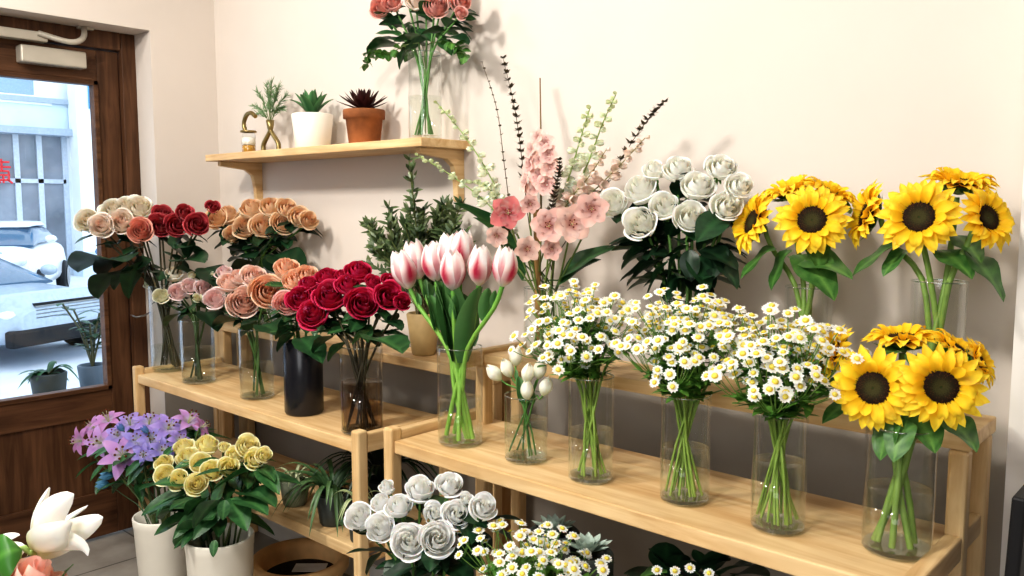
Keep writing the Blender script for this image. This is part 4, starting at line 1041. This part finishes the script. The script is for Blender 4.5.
# ---- mixed arrangement behind the tulips
va = vase(545, 352, 285, 44, ZRU, 'clear vase of mixed tall flowers behind the daisies', Yfix=YU, water=.4)
def spike(path, name, lab, cat, cb, n, size, c_open, c_bud, dens=2, stemc='6f8a4a', mode='bell', r0=.002, leaf=None, Y=YU, start=.45):
    pts = [va.c + V((R.uniform(-.5, .5) * va.r, R.uniform(-.5, .5) * va.r, .02)), va.top + V((R.uniform(-.5, .5) * va.r, R.uniform(-.4, .4) * va.r, 0))] + [at(x, y, Y + d) for x, y, d in path]
    pp = smooth_path(pts, 36)
    rt = thing(name, lab, cat, pp[0]); mb = MB(); mb.tube(pp, [r0 * (1 - .6 * i / len(pp)) for i in range(len(pp))], 6, hx(stemc), hx(cb)); mb.build('stem', M_STEM, rt)
    fl = pp[int(len(pp) * start):]
    out = []
    for k in range(n):
        t = (k + .5) / n; p = fl[min(len(fl) - 1, int(t * len(fl)))]; out.append((t, p, (k * 2.4)))
    return rt, out, pp
def bells(rt, out, size, c1, c2, part='floret', shrink=.7):
    for t, p, an in out:
        s = size * (1 - shrink * t) * R.uniform(.85, 1.15); d = V((math.cos(an), math.sin(an) * .8, .15 - .2 * (1 - t))); d.normalize()
        q = p + d * s * .9; mb = MB(); cc = mix(c1, c2, t)
        for k in range(5):
            a2 = 2 * PI * k / 5; e = V((math.cos(a2), math.sin(a2), 0))
            quat = d.to_track_quat('Z', 'Y')
            f = lambda w: q + quat @ w * s
            petal(mb, f(V((0, 0, -.8))), f(e * .75 + V((0, 0, -.1))), f(e * .55 + V((0, 0, .75))), .5 * s, quat @ e, .35, lambda u, v: mix(mix(cc, hx('b8c878'), .35), cc, v * 2), .8, .5, 3, 5)
        mb.build(part, M_PETAL, rt)
W1, W2 = hx('fcfcf2'), hx('d4dea8')
for i, (path, lab) in enumerate((
    ([(515, 230, 0), (492, 180, -.02), (466, 138, -.03), (437, 103, -.03)], 'white and green bell-flower spike arching highest toward the wall shelf'),
    ([(515, 240, 0), (492, 208, -.05), (455, 178, -.06), (418, 155, -.06)], 'white and green bell-flower spike bending low over the shrub'),
    ([(560, 220, .0), (585, 170, 0), (602, 125, 0), (616, 94, 0)], 'upright white and green bell-flower spike, tallest one on the white-rose side'),
    ([(552, 220, .0), (568, 180, -.02), (580, 140, -.02), (590, 108, -.02)], 'white bell-flower spike next to the pink gladiolus'),
    ([(505, 235, 0), (500, 205, -.03), (485, 185, -.04), (468, 182, -.04)], 'short white bell-flower spike above the dark pink orchid'))):
    rt, out, pp = spike(path, 'bell_flower_spike', lab, 'flower', '8aa05a', 24, .012, 0, 0, r0=.003)
    bells(rt, out, .020, W1, W2, shrink=.62)
for path, lab in (([(560, 225, .02), (600, 185, .02), (625, 160, .02), (645, 138, .02)], 'pale peach bell-flower spike leaning toward the white roses'), ([(550, 235, -.02), (570, 200, -.02), (590, 175, -.02), (606, 150, -.02)], 'pale peach bell-flower spike in the middle of the arrangement')):
    rt, out, pp = spike(path, 'bell_flower_spike', lab, 'flower', '8a7a50', 22, .012, 0, 0, r0=.0025)
    bells(rt, out, .023, hx('f8dccf'), hx('f4e2d4'))
# gladiolus with ruffled pink florets
rt, out, pp = spike([(540, 260, -.03), (541, 200, -.03), (541, 150, -.03), (540, 78, -.03)], 'gladiolus', 'upright pink gladiolus spike with a bare brown tip', 'flower', '7a5a3a', 10, .02, 0, 0, r0=.0042)
s = mpp(at(541, 160, YU))
for k, (x, y) in enumerate(((538, 137), (546, 143), (532, 150), (549, 155), (540, 160), (531, 165), (550, 168), (540, 176), (527, 182), (547, 185), (536, 190))):
    P = at(x, y, YU - .05); d = (V((x - 540, -12, 0)) * .05 + V((0, -.6, .25))).normalized()
    fl = link('floret', PINKS[k % 2], rt, loc=P - pp[0], q=rnd_quat(d), sc=(10 + (y - 137) * .06) * s)
# twisted pink bell at the side, big pink blossoms and the orchid
for k, (x, y, r, lib, lab) in enumerate(((508, 213, 19, ORCHID, 'dark pink orchid bloom beside the gladiolus'), (549, 226, 20, PINKS, 'pink blossom just below the gladiolus spike'), (572, 224, 22, PINKS, 'largest pink blossom in the mixed arrangement'), (592, 209, 19, PINKS, 'pink blossom nearest the white roses'), (527, 249, 15, PINKS, 'lowest pink blossom in the arrangement'), (552, 249, 12, PINKS, 'small pink blossom tucked under the two large ones'), (497, 236, 13, PINKS, 'pale pink blossom hanging low above the tulips'), (530, 204, 11, PINKS, 'small pink blossom at the foot of the gladiolus'))):
    P = at(x, y, YU - .07 - R.uniform(0, .02)); s = mpp(P); A = (V((R.uniform(-.3, .3), 0, R.uniform(-.1, .25))) + (C0 - P).normalized()).normalized()
    pts = stem_pts(va, P - A * r * s * .1, (A + V((0, 0, .6))).normalized(), .6)
    rt = thing('orchid' if lib is ORCHID else 'pink_blossom', lab, 'flower', pts[0], None if lib is ORCHID else 'pink blossoms in the mixed arrangement')
    mb = MB(); mb.tube(pts, .0024, 6, hx('5a6a3a'), hx('6f8448')); mb.build('stem', M_STEM, rt)
    bl = link('bloom', lib[k % 2], rt, loc=P - pts[0], q=rnd_quat(A), sc=r * s); link('stamens', PINK_ST, bl, sc=.7)
# dark heather-like twigs
for path, lab, dn in (([(530, 230, .03), (522, 160, .03), (515, 110, .03), (503, 58, .03)], 'dark feathery twig standing tall behind the gladiolus', 1), ([(560, 250, .04), (605, 185, .04), (640, 130, .04), (664, 102, .04)], 'dark feathery twig leaning far over the white roses', 1), ([(515, 230, .03), (505, 170, .03), (497, 110, .03), (482, 62, .03)], 'thin bare twig nearest the wall shelf', 0), ([(545, 240, -.05), (550, 215, -.06), (557, 185, -.06), (560, 160, -.06)], 'short dark twig in front of the pink blossoms', 1)):
    rt, out, pp = spike(path, 'dark_twig', lab, 'foliage', '5a4a38', 60, .01, 0, 0, stemc='4a4030', r0=.0018, start=.5)
    mb = MB()
    for t, p, an in out:
        for q in range(5 if dn else 1):
            a2 = R.random() * 6.3; d = V((math.cos(a2), math.sin(a2), R.uniform(-.1, .9))) * R.uniform(.6, 1.15) * (.02 - .009 * t) * (1 if dn else .45)
            petal(mb, p, p + d * .6, p + d, .0045, V((0, 0, 1)), 0, lambda u, v: mix(hx('3a3028'), hx('6a6048'), v), .7, .6, 3, 3)
    mb.build('needles', M_LEAF, rt)
# greenery and the bamboo cane
rt = thing('bamboo_cane', 'thick tan bamboo cane rising from the mixed arrangement', 'cane', va.c)
mb = MB(); A = va.c + V((-.012, -.01, .02)); B = at(536, 205, YU - .02)
pp = [A.lerp(B, i / 12) for i in range(13)]; mb.tube(pp, [.008 if i % 4 else .0095 for i in range(13)], 10, hx('a58350'), hx('8a6a3e')); mb.build('cane', M_STEM, rt)
for i, (x0, y0, x1, y1, lab) in enumerate(((515, 250, 472, 192, 'broad dark green leaf reaching toward the wall shelf'), (518, 258, 488, 210, 'dark green leaf behind the dark pink orchid'), (522, 280, 510, 235, 'upright green leaf under the dark pink orchid'), (560, 280, 600, 235, 'dark green leaf under the largest pink blossom'), (555, 290, 585, 250, 'dark green leaf close above the daisies'))):
    b = va.top + V((R.uniform(-.6, .6) * va.r, 0, 0)); rt = thing('leaf_stalk', lab, 'foliage', va.c + V((0, 0, .02)), None)
    P0 = at(x0, y0, YU - .01); P1 = at(x1, y1, YU - .03)
    mb = MB(); mb.tube(smooth_path([va.c + V((0, 0, .02)), b, P0], 10), .002, 5, hx('3f5a30')); mb.build('stem', M_STEM, rt)
    put_leaf(rt, P0, P1, LEAF_LANCE, roll=.8)

# ------------------------------------------------------------------ floor level
def bucket(px, py, w, Y, label, name='flower_bucket'):
    rim = at(px, py, Y); h = rim.z; r = w / 2 * mpp(rim)
    B = V((rim.x, rim.y, 0)); o = thing(name, label, 'bucket', B)
    v = Vase(); v.c = B; v.r = r * .82; v.rt = r * .9; v.h = h; v.top = rim; v.o = o
    mb = MB(); mb.lathe([(.001, .002), (r * .8, .002), (r * .82, .01), (r * .985, h - .035), (r * 1.0, h - .03), (r * 1.02, h - .004), (r * 1.0, h), (r * .955, h), (r * .93, h * .75), (r * .78, .02), (.001, .02)], B, 40)
    mb.build('body', M_BUCKET, o)
    mb = MB(); ring = [B + V((r * .93 * math.cos(2 * PI * j / 32), r * .93 * math.sin(2 * PI * j / 32), h * .8)) for j in range(32)]; mb.fan(ring, B + V((0, 0, h * .8)), WHITE); mb.build('dark_water', M_SOIL, o)
    return v
bl = bucket(163, 514, 56, 1.27, 'white plastic bucket of purple lilies beside the door')
by = bucket(219.5, 535, 66, 1.2, 'white plastic bucket of yellow roses beside the lily bucket')
YLc = bl.c.y
ld = [(123, 456, 18, (-.1, .5, 1)), (101, 443, 14, (-.6, .5, .8)), (82, 441, 12, (-1, .3, .6)), (109, 422, 13, (-.3, 1, .4)), (130, 425, 13, (-.1, 1, .6)), (149, 424, 13, (.1, 1, .6)), (137, 441, 12, (0, .6, 1)), (168, 429, 14, (.3, .8, .8)), (152, 440, 12, (0, .7, 1)), (162, 450, 11, (.3, .4, 1)), (188, 423, 14, (.5, .9, .5)), (200, 428, 10, (1, .6, .4)), (118, 436, 11, (-.3, .8, .8)), (178, 440, 10, (.5, .5, .9)), (95, 428, 11, (-.8, .8, .4)), (143, 455, 9, (0, .4, 1))]
ph = row_labels([(d[0], d[1]) for d in ld], 3)
cyl = sum(d[1] for d in ld) / len(ld)
for i, (px, py, rp, a3) in enumerate(ld):
    P = at(px, py, YLc + (cyl - py) * mpp(bl.top) * .9); s = mpp(P); r = rp * s * 1.3; A = facing(P, a3)
    pts = stem_pts(bl, P - A * r * .05, (A * .5 + V((0, 0, 1))).normalized(), .7)
    rt = thing('lily', '%s lily, %s of the lily bucket' % (('mauve pink', 'violet', 'mauve pink', 'violet')[(0, 0, 2, 2, 1, 1, 3, 1, 3, 3, 0, 2, 1, 1, 2, 3)[i]], ph[i]), 'flower', pts[0], 'purple lilies in the bucket')
    mb = MB(); mb.tube(pts, .0035, 6, hx('3f4a28'), hx('58683c')); mb.build('stem', M_STEM, rt)
    b_ = link('bloom', LILY[(0, 0, 2, 2, 1, 1, 3, 1, 3, 3, 0, 2, 1, 1, 2, 3)[i]], rt, loc=P - pts[0], q=rnd_quat(A), sc=r); link('stamens', LILY_ST, b_)
    for k in range(5):
        b = pts[R.randint(8, len(pts) - 2)]; an = R.random() * 6.3; e = V((math.cos(an), math.sin(an), R.uniform(-.5, .5))) * R.uniform(.07, .11)
        put_leaf(rt, b, b + e, LEAF_LANCE)
for k, (x, y, lab) in enumerate(((109, 484, 'teal-blue lily bud hanging lowest beside the door'), (113, 475, 'teal-blue lily bud just above the lowest one'), (148, 433, 'blue lily bud in the middle of the lilies'), (124, 431, 'blue lily bud at the top of the lilies'))):
    P = at(x, y, YLc - .03); s = mpp(P); A = V((-.5, -.3, -.1 if k < 2 else .6)).normalized(); pts = stem_pts(bl, P, (A + V((0, 0, .8))).normalized())
    rt = thing('lily_bud', lab, 'flower', pts[0], 'blue lily buds'); mb = MB(); mb.tube(pts, .002, 5, hx('3f5a3a')); mb.build('stem', M_STEM, rt)
    mb = MB()
    for q in range(6):
        a2 = q * PI / 3; e = V((math.cos(a2), math.sin(a2), 0)); qt = A.to_track_quat('Z', 'Y'); f = lambda w: P + qt @ w * (8 if k < 2 else 5.5) * s
        petal(mb, f(e * .1), f(e * .75 + V((0, 0, .6))), f(e * .5 + V((0, 0, 1.7))), (3.2 if k < 2 else 2.2) * s, qt @ e, .3, lambda u, v: mix(hx('3f7f9a'), hx('6f9fc4') if k < 2 else hx('6a78c0'), v), .8, .7, 3, 6)
    mb.build('bud', M_PETAL, rt)
rose_bunch(by, [(164, 463, 9, 'yellow'), (165, 475, 10.5, 'yellow'), (179, 480, 11, 'yellow', 'cup'), (184, 447, 10, 'yellow'), (207, 445, 12, 'yellow'), (188, 458, 11.5, 'yellow'), (201, 463, 11, 'yellow'), (196, 484, 10.5, 'yellow', 'garden'), (212, 470, 11, 'yellow', 'cup'), (229, 467, 11, 'yellow', 'cup'), (235, 455, 10, 'yellow'), (248, 446, 11, 'yellow', 'garden'), (254, 459, 11, 'yellow', 'cup'), (264, 455, 8, 'yellow'), (224, 447, 6, 'yellow', 'cup')],
    'yellow bucket bunch', 'yellow roses in the bucket', by.c.y, ('open', 'cup'), 5, LEAF_LANCE, .12, [(212, 520, 172, 524, -.08, 1.0), (205, 505, 152, 495, -.05, 1.1), (215, 540, 212, 556, -.12, 1.4), (225, 500, 222, 520, -.1, 1.6), (238, 500, 262, 495, -.03, 1.0), (240, 495, 272, 482, 0, 1.0), (218, 500, 192, 515, -.1, 1.1), (232, 498, 245, 520, -.05, 1.4), (205, 498, 185, 505, -.08, 1.5)], rdepth=.9, stemr=.0035, stemc=('3a4426', '4c5c34'))

# lower shelf plants
def blades(rt, T, n, l, s, c1, c2, w=2.2, fall=.4, strip=None, updir=1.0, lean=V((0, 0, 0))):
    mb = MB()
    for k in range(n):
        an = R.random() * 6.3; d = V((math.cos(an), math.sin(an), 0)) + lean; ll = l * R.uniform(.6, 1.1) * s
        petal(mb, T + d * 2 * s, T + d * ll * .45 + V((0, 0, ll * .75 * updir)), T + d * ll + V((0, 0, ll * R.uniform(-fall, .5))), w * s, V((0, 0, 1)) + d * .2, -.3,
              lambda u, v: (mix(c1, strip, .9) if strip and abs(u) < .6 else mix(c1, c2, v * .6)), .8, .45, 5, 10, wmin=.08)
    return mb.build('leaves', M_LEAF, rt)
B = on(292, 508, 2, ZLL); s = mpp(B); B += V((FW.x, FW.y, 0)).normalized() * 12 * s
rt = thing('potted_plant', 'striped-leaf plant in a low marbled pot on the lower shelf', 'plant', B); pot(rt, B, 12 * s, 15 * s, 26 * s, M_MARBLE)
blades(rt, B + V((0, 0, 22 * s)), 12, 34, s, hx('2c4426'), hx('4a6a3c'), 1.9, .9, hx('c8cfa8'))
B = on(331, 528, 2, ZLL); s = mpp(B); B += V((FW.x, FW.y, 0)).normalized() * 14 * s
rt = thing('potted_plant', 'arching grassy plant in a dark plastic pot on the lower shelf', 'plant', B); pot(rt, B, 14 * s, 18 * s, 32 * s, M_DKPOT)
blades(rt, B + V((0, 0, 28 * s)), 44, 56, s, hx('2a482a'), hx('6d8f5c'), 2.3, .5, None, lean=V((-.2, 0, 0)))
B = on(357, 545, 2, ZLL); s = mpp(B); B += V((FW.x, FW.y, 0)).normalized() * 12 * s
rt = thing('potted_plant', 'curly striped plant in the small dark pot behind the shelf post', 'plant', B); pot(rt, B, 9 * s, 12 * s, 42 * s, M_DKPOT)
blades(rt, B + V((0, 0, 38 * s)), 12, 34, s, hx('34502c'), hx('5a7a48'), 1.6, .9, hx('b4bf90'))
B = V((at(395, 470, 1.52).x, 1.52, 0)); s = mpp(at(385, 470, 1.52)); zb = ZLL
B = V((-2.0, 1.6, ZLL)); s = mpp(B)
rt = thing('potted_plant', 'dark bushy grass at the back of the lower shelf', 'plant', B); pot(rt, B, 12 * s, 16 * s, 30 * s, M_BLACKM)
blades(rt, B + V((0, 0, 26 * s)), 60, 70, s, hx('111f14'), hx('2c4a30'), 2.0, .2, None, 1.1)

# clay tub with paper
B = on(300, 556, 2, .205); r = 47 * mpp(B); B.z = 0
rt = thing('clay_tub', 'wide ochre clay tub with a thick rim under the lower shelf', 'tub', B)
mb = MB(); mb.lathe([(.001, .002), (r * .72, .002), (r * .9, .14), (r * .96, .155), (r * 1.02, .165), (r * 1.03, .195), (r * 1.0, .205), (r * .86, .2), (r * .8, .19), (r * .78, .14), (.001, .12)], B, 48); mb.build('body', M_TUB, rt)
mb = MB(); mb.fan([B + V((r * .785 * math.cos(2 * PI * j / 32), r * .785 * math.sin(2 * PI * j / 32), .14)) for j in range(32)], B + V((0, 0, .145)), WHITE); mb.build('soil', M_SOIL, rt)
P = on(310, 568, 2, .155); mb = MB(); s = mpp(P)
mb.box((-16 * s, -9 * s, 0), (16 * s, 9 * s, .003)); o = link('paper_slip', mb.mesh('paper_slip', M_PAPER, smooth=False), None, loc=P, q=Quaternion((0, 0, 1), .75)); tag(o, 'white paper slip lying in the clay tub', 'paper')

# white roses by the shelf posts
bw = bucket(425, 600, 72, 1.13, 'white bucket of white roses in front of the shelf posts')
rose_bunch(bw, [(359, 517, 14, 'pure white', 'open'), (387, 487, 10, 'pure white', 'bud'), (381, 503, 11, 'pure white', 'cup'), (399, 506, 14, 'pure white', 'cup'), (380, 528, 15, 'pure white', 'open'), (409, 541, 18, 'pure white', 'open'), (437, 539, 18, 'pure white', 'open'), (420, 489, 15.5, 'pure white', 'cup'), (449, 485, 14, 'pure white', 'cup'), (434, 513, 12, 'pure white', 'cup'), (456, 514, 14, 'pure white', 'open'), (466, 499, 9, 'pure white', 'bud'), (483, 507, 14, 'pure white', 'open')],
    'low white bunch', 'white roses in front of the shelf posts', 1.14, ('open',), 5, LEAF_DARK, .075, [(385, 550, 362, 568, .03), (400, 566, 376, 580, .0), (450, 566, 470, 574, 0)], rdepth=.7, tcam=1.1, stemr=.003)
# low daisies
bd = bucket(530, 640, 72, 1.1, 'white bucket of daisies under the shelf edge')
daisy_bunch(bd, 528, 562, 82, 54, 14, 10, 'spray of small yellow-centred white daisies in the bucket under the shelf', 'daisies in the low bucket', 6.6, 1.14)
# grey-green rosettes
for x, y, r, lab, Yb in ((554, 517, 22, 'grey-green succulent rosette behind the low daisies, higher of two', 1.33), (588, 537, 25, 'grey-green succulent rosette behind the low daisies, lower of two', 1.27)):
    P = at(x, y, Yb); s = mpp(P); B = V((P.x, P.y, 0)); hp = P.z - .03
    rt = thing('potted_rosette', lab, 'plant', B); pot(rt, B, 20 * s, 26 * s, hp, M_DKPOT); mb = MB()
    for k in range(26):
        f = k / 26; an = k * 2.4; d = V((math.cos(an), math.sin(an), 0)); l = r * (.5 + .6 * f) * s; el = 1.3 - 1.05 * f; e = d * math.cos(el) + V((0, 0, math.sin(el))); st = V((P.x, P.y, hp)) + d * 2 * s
        petal(mb, st, st + e * l * .6 - V((0, 0, 2 * s)), st + e * l, r * .24 * s, V((0, 0, 1)) - d * .2, -.3, lambda u, v: mix(hx('768c80'), hx('b4c4b8'), v), .55, .7, 5, 7)
    mb.build('rosette', M_LEAF, rt)
    mb = MB()
    for k in range(16):
        an = R.random() * 6.3; d = V((math.cos(an), math.sin(an), R.uniform(-.2, .25))).normalized() * R.uniform(15, 34) * s; st = V((P.x, P.y, hp - .01))
        petal(mb, st, st + d * .5, st + d, 1.8 * s, V((0, 0, 1)), 0, lambda u, v: mix(hx('1d2a1c'), hx('2f4228'), v), .7, .6, 3, 4)
    mb.build('undergrowth', M_LEAF, rt)
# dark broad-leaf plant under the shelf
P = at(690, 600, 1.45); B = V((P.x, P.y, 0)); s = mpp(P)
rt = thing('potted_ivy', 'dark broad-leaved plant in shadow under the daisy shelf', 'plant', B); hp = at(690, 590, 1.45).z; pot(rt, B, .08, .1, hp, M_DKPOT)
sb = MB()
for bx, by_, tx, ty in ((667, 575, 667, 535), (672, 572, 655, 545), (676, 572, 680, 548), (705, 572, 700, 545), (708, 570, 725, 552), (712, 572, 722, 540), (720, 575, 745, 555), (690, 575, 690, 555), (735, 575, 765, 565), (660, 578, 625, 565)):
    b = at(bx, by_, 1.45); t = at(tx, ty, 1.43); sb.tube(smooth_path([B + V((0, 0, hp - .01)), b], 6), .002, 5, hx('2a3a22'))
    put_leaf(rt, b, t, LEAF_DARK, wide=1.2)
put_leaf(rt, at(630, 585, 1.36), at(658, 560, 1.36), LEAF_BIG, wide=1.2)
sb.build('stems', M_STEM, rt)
for x, y, lab in ((690, 568, 'single white daisy in front of the dark broad leaves, highest'), (709, 573, 'single white daisy at the bottom of the dark broad leaves'), (657, 570, 'single white daisy beside the pale broad leaf'), (675, 571, 'single small daisy between two dark broad leaves')):
    P = at(x, y, 1.3); rt = thing('daisy', lab, 'flower', V((P.x, P.y + .13, hp))); mb = MB(); mb.tube(smooth_path([V((P.x, P.y + .13, hp - .02)), V((P.x, P.y + .05, P.z - .04)), P], 8), .0012, 5, hx('4f6f34')); mb.build('stem', M_STEM, rt)
    link('flower_head', DAISY[0], rt, loc=P - V((P.x, P.y + .13, hp)), q=rnd_quat(((C0 - P).normalized() + V((0, 0, .8))).normalized()), sc=6 * mpp(P))

# unidentified dark object at the edge of the picture, built as a plain slab
P = on(1018, 540, 1, 1.5)
mb = MB(); q0 = on(1019, 470, 1, 1.55); q1 = on(1006, 576, 1, 1.55)
x0 = q1.x; mb.box((x0 + .0, 1.40, 0), (x0 + .02, 1.70, q0.z)); 
o = link('black_slab', mb.mesh('black_slab', M_BLACKM, V((x0, 1.55, 0)), False), None, loc=V((x0, 1.55, 0)), bevel=.004); tag(o, 'black upright board on the floor beside the white pier', 'board'); o.rotation_euler = (0, .03, 0); o.location.x += .0

# ------------------------------------------------------------------ nearest bouquet at the corner
K = 1.0
gv = Vase(); gp = atk(20, 640, K); gv.c = V((gp.x, gp.y, .0)); gv.r = .075; gv.rt = .085; gv.h = .42; gv.top = gv.c + V((0, 0, .42))
gb = thing('flower_bucket', 'tall white bucket of the lily and pink rose bouquet, closest to the camera', 'bucket', gv.c)
mb = MB(); mb.lathe([(.001, .002), (.085, .002), (.105, .41), (.11, .42), (.1, .42), (.082, .02), (.001, .02)], gv.c, 36); mb.build('body', M_BUCKET, gb)
B = atk(34, 552, K); pts = smooth_path([gv.c + V((.02, 0, .03)), gv.top, atk(18, 590, K), B], 20)
rt = thing('lily', 'open white lily with pointed petals rising above the pink rose', 'flower', pts[0])
mb = MB(); mb.tube(pts, .0035, 8, hx('6f8f45'), hx('9ab56a')); mb.build('stem', M_STEM, rt)
def lpetal(p0, p1, p2, w, out, cup=.45):
    mb = MB(); petal(mb, p0, p1, p2, w, out, cup, lambda u, v: mix(mix(hx('e4e2a8'), hx('f3efe0'), v * 3), hx('fbf9f2'), v), .62, .6, 9, 14); mb.build('petal', M_PETAL, rt)
s = K / F; cam_ = -FW
AXL = (RT * .62 + UP * .78)
for (x1, y1, x2, y2, k1, k2, w, of) in ((28, 508, 49, 487, .02, .0, 13, -RT), (34, 515, 74, 494, -.035, -.03, 17, cam_ * .8 - RT * .3), (72, 532, 103, 517, -.005, -.015, 13, UP * .2 + cam_), (78, 535, 88, 556, -.02, -.03, 11, cam_ - UP * .4), (45, 545, 72, 522, -.055, -.025, 16, cam_ - UP * .3 + RT * .2), (50, 520, 88, 505, .04, .03, 14, UP - RT * .2)):
    lpetal(B, atk(x1, y1, K + k1), atk(x2, y2, K + k2), w * s * 1.15, of.normalized())
mb = MB(); mb.ball(B, 4 * s, hx('a9bb6a'), 8, 6); mb.build('calyx', M_LEAF, rt)
# leaves and petals at the corner
P0 = atk(-22, 565, K - .01); rt = thing('lily', 'partly cut-off white lily behind the round green leaf', 'flower', gv.c + V((0, 0, .03)))
mb = MB(); mb.tube(smooth_path([gv.c + V((0, 0, .03)), gv.top, P0], 12), .0035, 6, hx('6f8f45')); mb.build('stem', M_STEM, rt)
lpetal(P0, atk(-5, 528, K + .02), atk(20, 535, K + .02), 14 * s, UP + cam_ * .3)
lpetal(P0, atk(0, 555, K - .0), atk(26, 546, K + .01), 16 * s, cam_ + UP * .3)
lpetal(P0, atk(-10, 560, K - .03), atk(13, 568, K - .03), 11 * s, cam_ + UP * .5)
rt = thing('leaf_stalk', 'round bright green leaf at the corner beside the white lily', 'foliage', gv.c + V((0, .01, .03)))
mb = MB(); E0 = atk(-14, 570, K - .03); mb.tube(smooth_path([gv.c + V((0, .01, .03)), gv.top, E0], 12), .002, 6, hx('5f8f3f')); mb.build('stem', M_STEM, rt)
mb = MB(); petal(mb, E0, atk(2, 548, K - .06), atk(22, 550, K - .03), 22 * s, (cam_ + UP * .5).normalized(), .2, lambda u, v: mix(hx('2f6a24'), hx('5f9a40'), (.9 if abs(u) < .1 else .25)), .75, .55, 9, 12); mb.build('leaf', M_LEAF, rt)
rb = atk(30, 590, K - .03); rt = thing('rose', 'peach pink rose below the open white lily', 'flower', gv.c + V((0, -.01, .03)))
mb = MB(); mb.tube(smooth_path([gv.c + V((0, -.01, .03)), gv.top, rb - V((0, 0, .04))], 12), .003, 6, hx('5f8f3f')); mb.build('stem', M_STEM, rt)
axr = (UP + RT * .35 + cam_ * .15).normalized(); link('bloom', rose('foreground pink', 1, 'bud'), rt, loc=rb - axr * 20 * s - rt.location, q=rnd_quat(axr), sc=(48 * s, 48 * s, 40 * s))
put_leaf(rt, atk(55, 590, K - .01), atk(68, 562, K - .01), LEAF_SMALL, wide=1.2)

# ------------------------------------------------------------------ light
def area(name, loc, to, power, size, col):
    l = bpy.data.lights.new(name, 'AREA'); l.energy = power; l.size = size; l.color = col
    o = bpy.data.objects.new(name, l); COL.objects.link(o); o.location = loc
    o.rotation_euler = (V(to) - V(loc)).to_track_quat('-Z', 'Y').to_euler(); return o
WARM = (1.0, .95, .885)
area('ceiling_lamp', (-2.0, -.25, 2.66), (-1.7, 1.5, 1.0), 38, .25, WARM)
area('ceiling_lamp', (-.6, -.2, 2.66), (-.7, 1.5, 1.0), 22, .25, WARM)
area('ceiling_lamp', (-2.9, .4, 2.66), (-2.8, 1.4, .8), 9, .25, WARM)
area('added_overhead_fill', (-1.0, -1.0, 2.7), (-1.3, 1.2, .7), 12, 1.0, (1, .96, .9))  # added soft fill from overhead, lifts the flower fronts
area('added_front_fill', (.2, -1.9, 1.7), (-1.2, 1.4, .7), 30, 1.6, (.97, .98, 1))  # added unseen area light behind the camera, brightens flowers and shelves
w = bpy.data.worlds.new('world'); SC.world = w; w.use_nodes = True; nt = w.node_tree
bg = nt.nodes['Background']
sky = nt.nodes.new('ShaderNodeTexSky'); sky.sky_type = 'NISHITA'; sky.sun_elevation = math.radians(50); sky.sun_rotation = math.radians(100); sky.sun_disc = False
mxn = nt.nodes.new('ShaderNodeMix'); mxn.data_type = 'RGBA'; mxn.inputs[0].default_value = .9
mxn.inputs['B'].default_value = (.82, .92, 1.0, 1)
nt.links.new(sky.outputs[0], mxn.inputs['A']); nt.links.new(mxn.outputs['Result'], bg.inputs[0]); bg.inputs[1].default_value = 1.35
SC.view_settings.view_transform = 'Standard'
SC.view_settings.exposure = .18
try: SC.view_settings.look = 'Medium High Contrast'
except Exception: pass
SC.cycles.transparent_max_bounces = 32
SC.cycles.max_bounces = 8
SC.cycles.use_denoising = True
SC.cycles.sample_clamp_indirect = 5
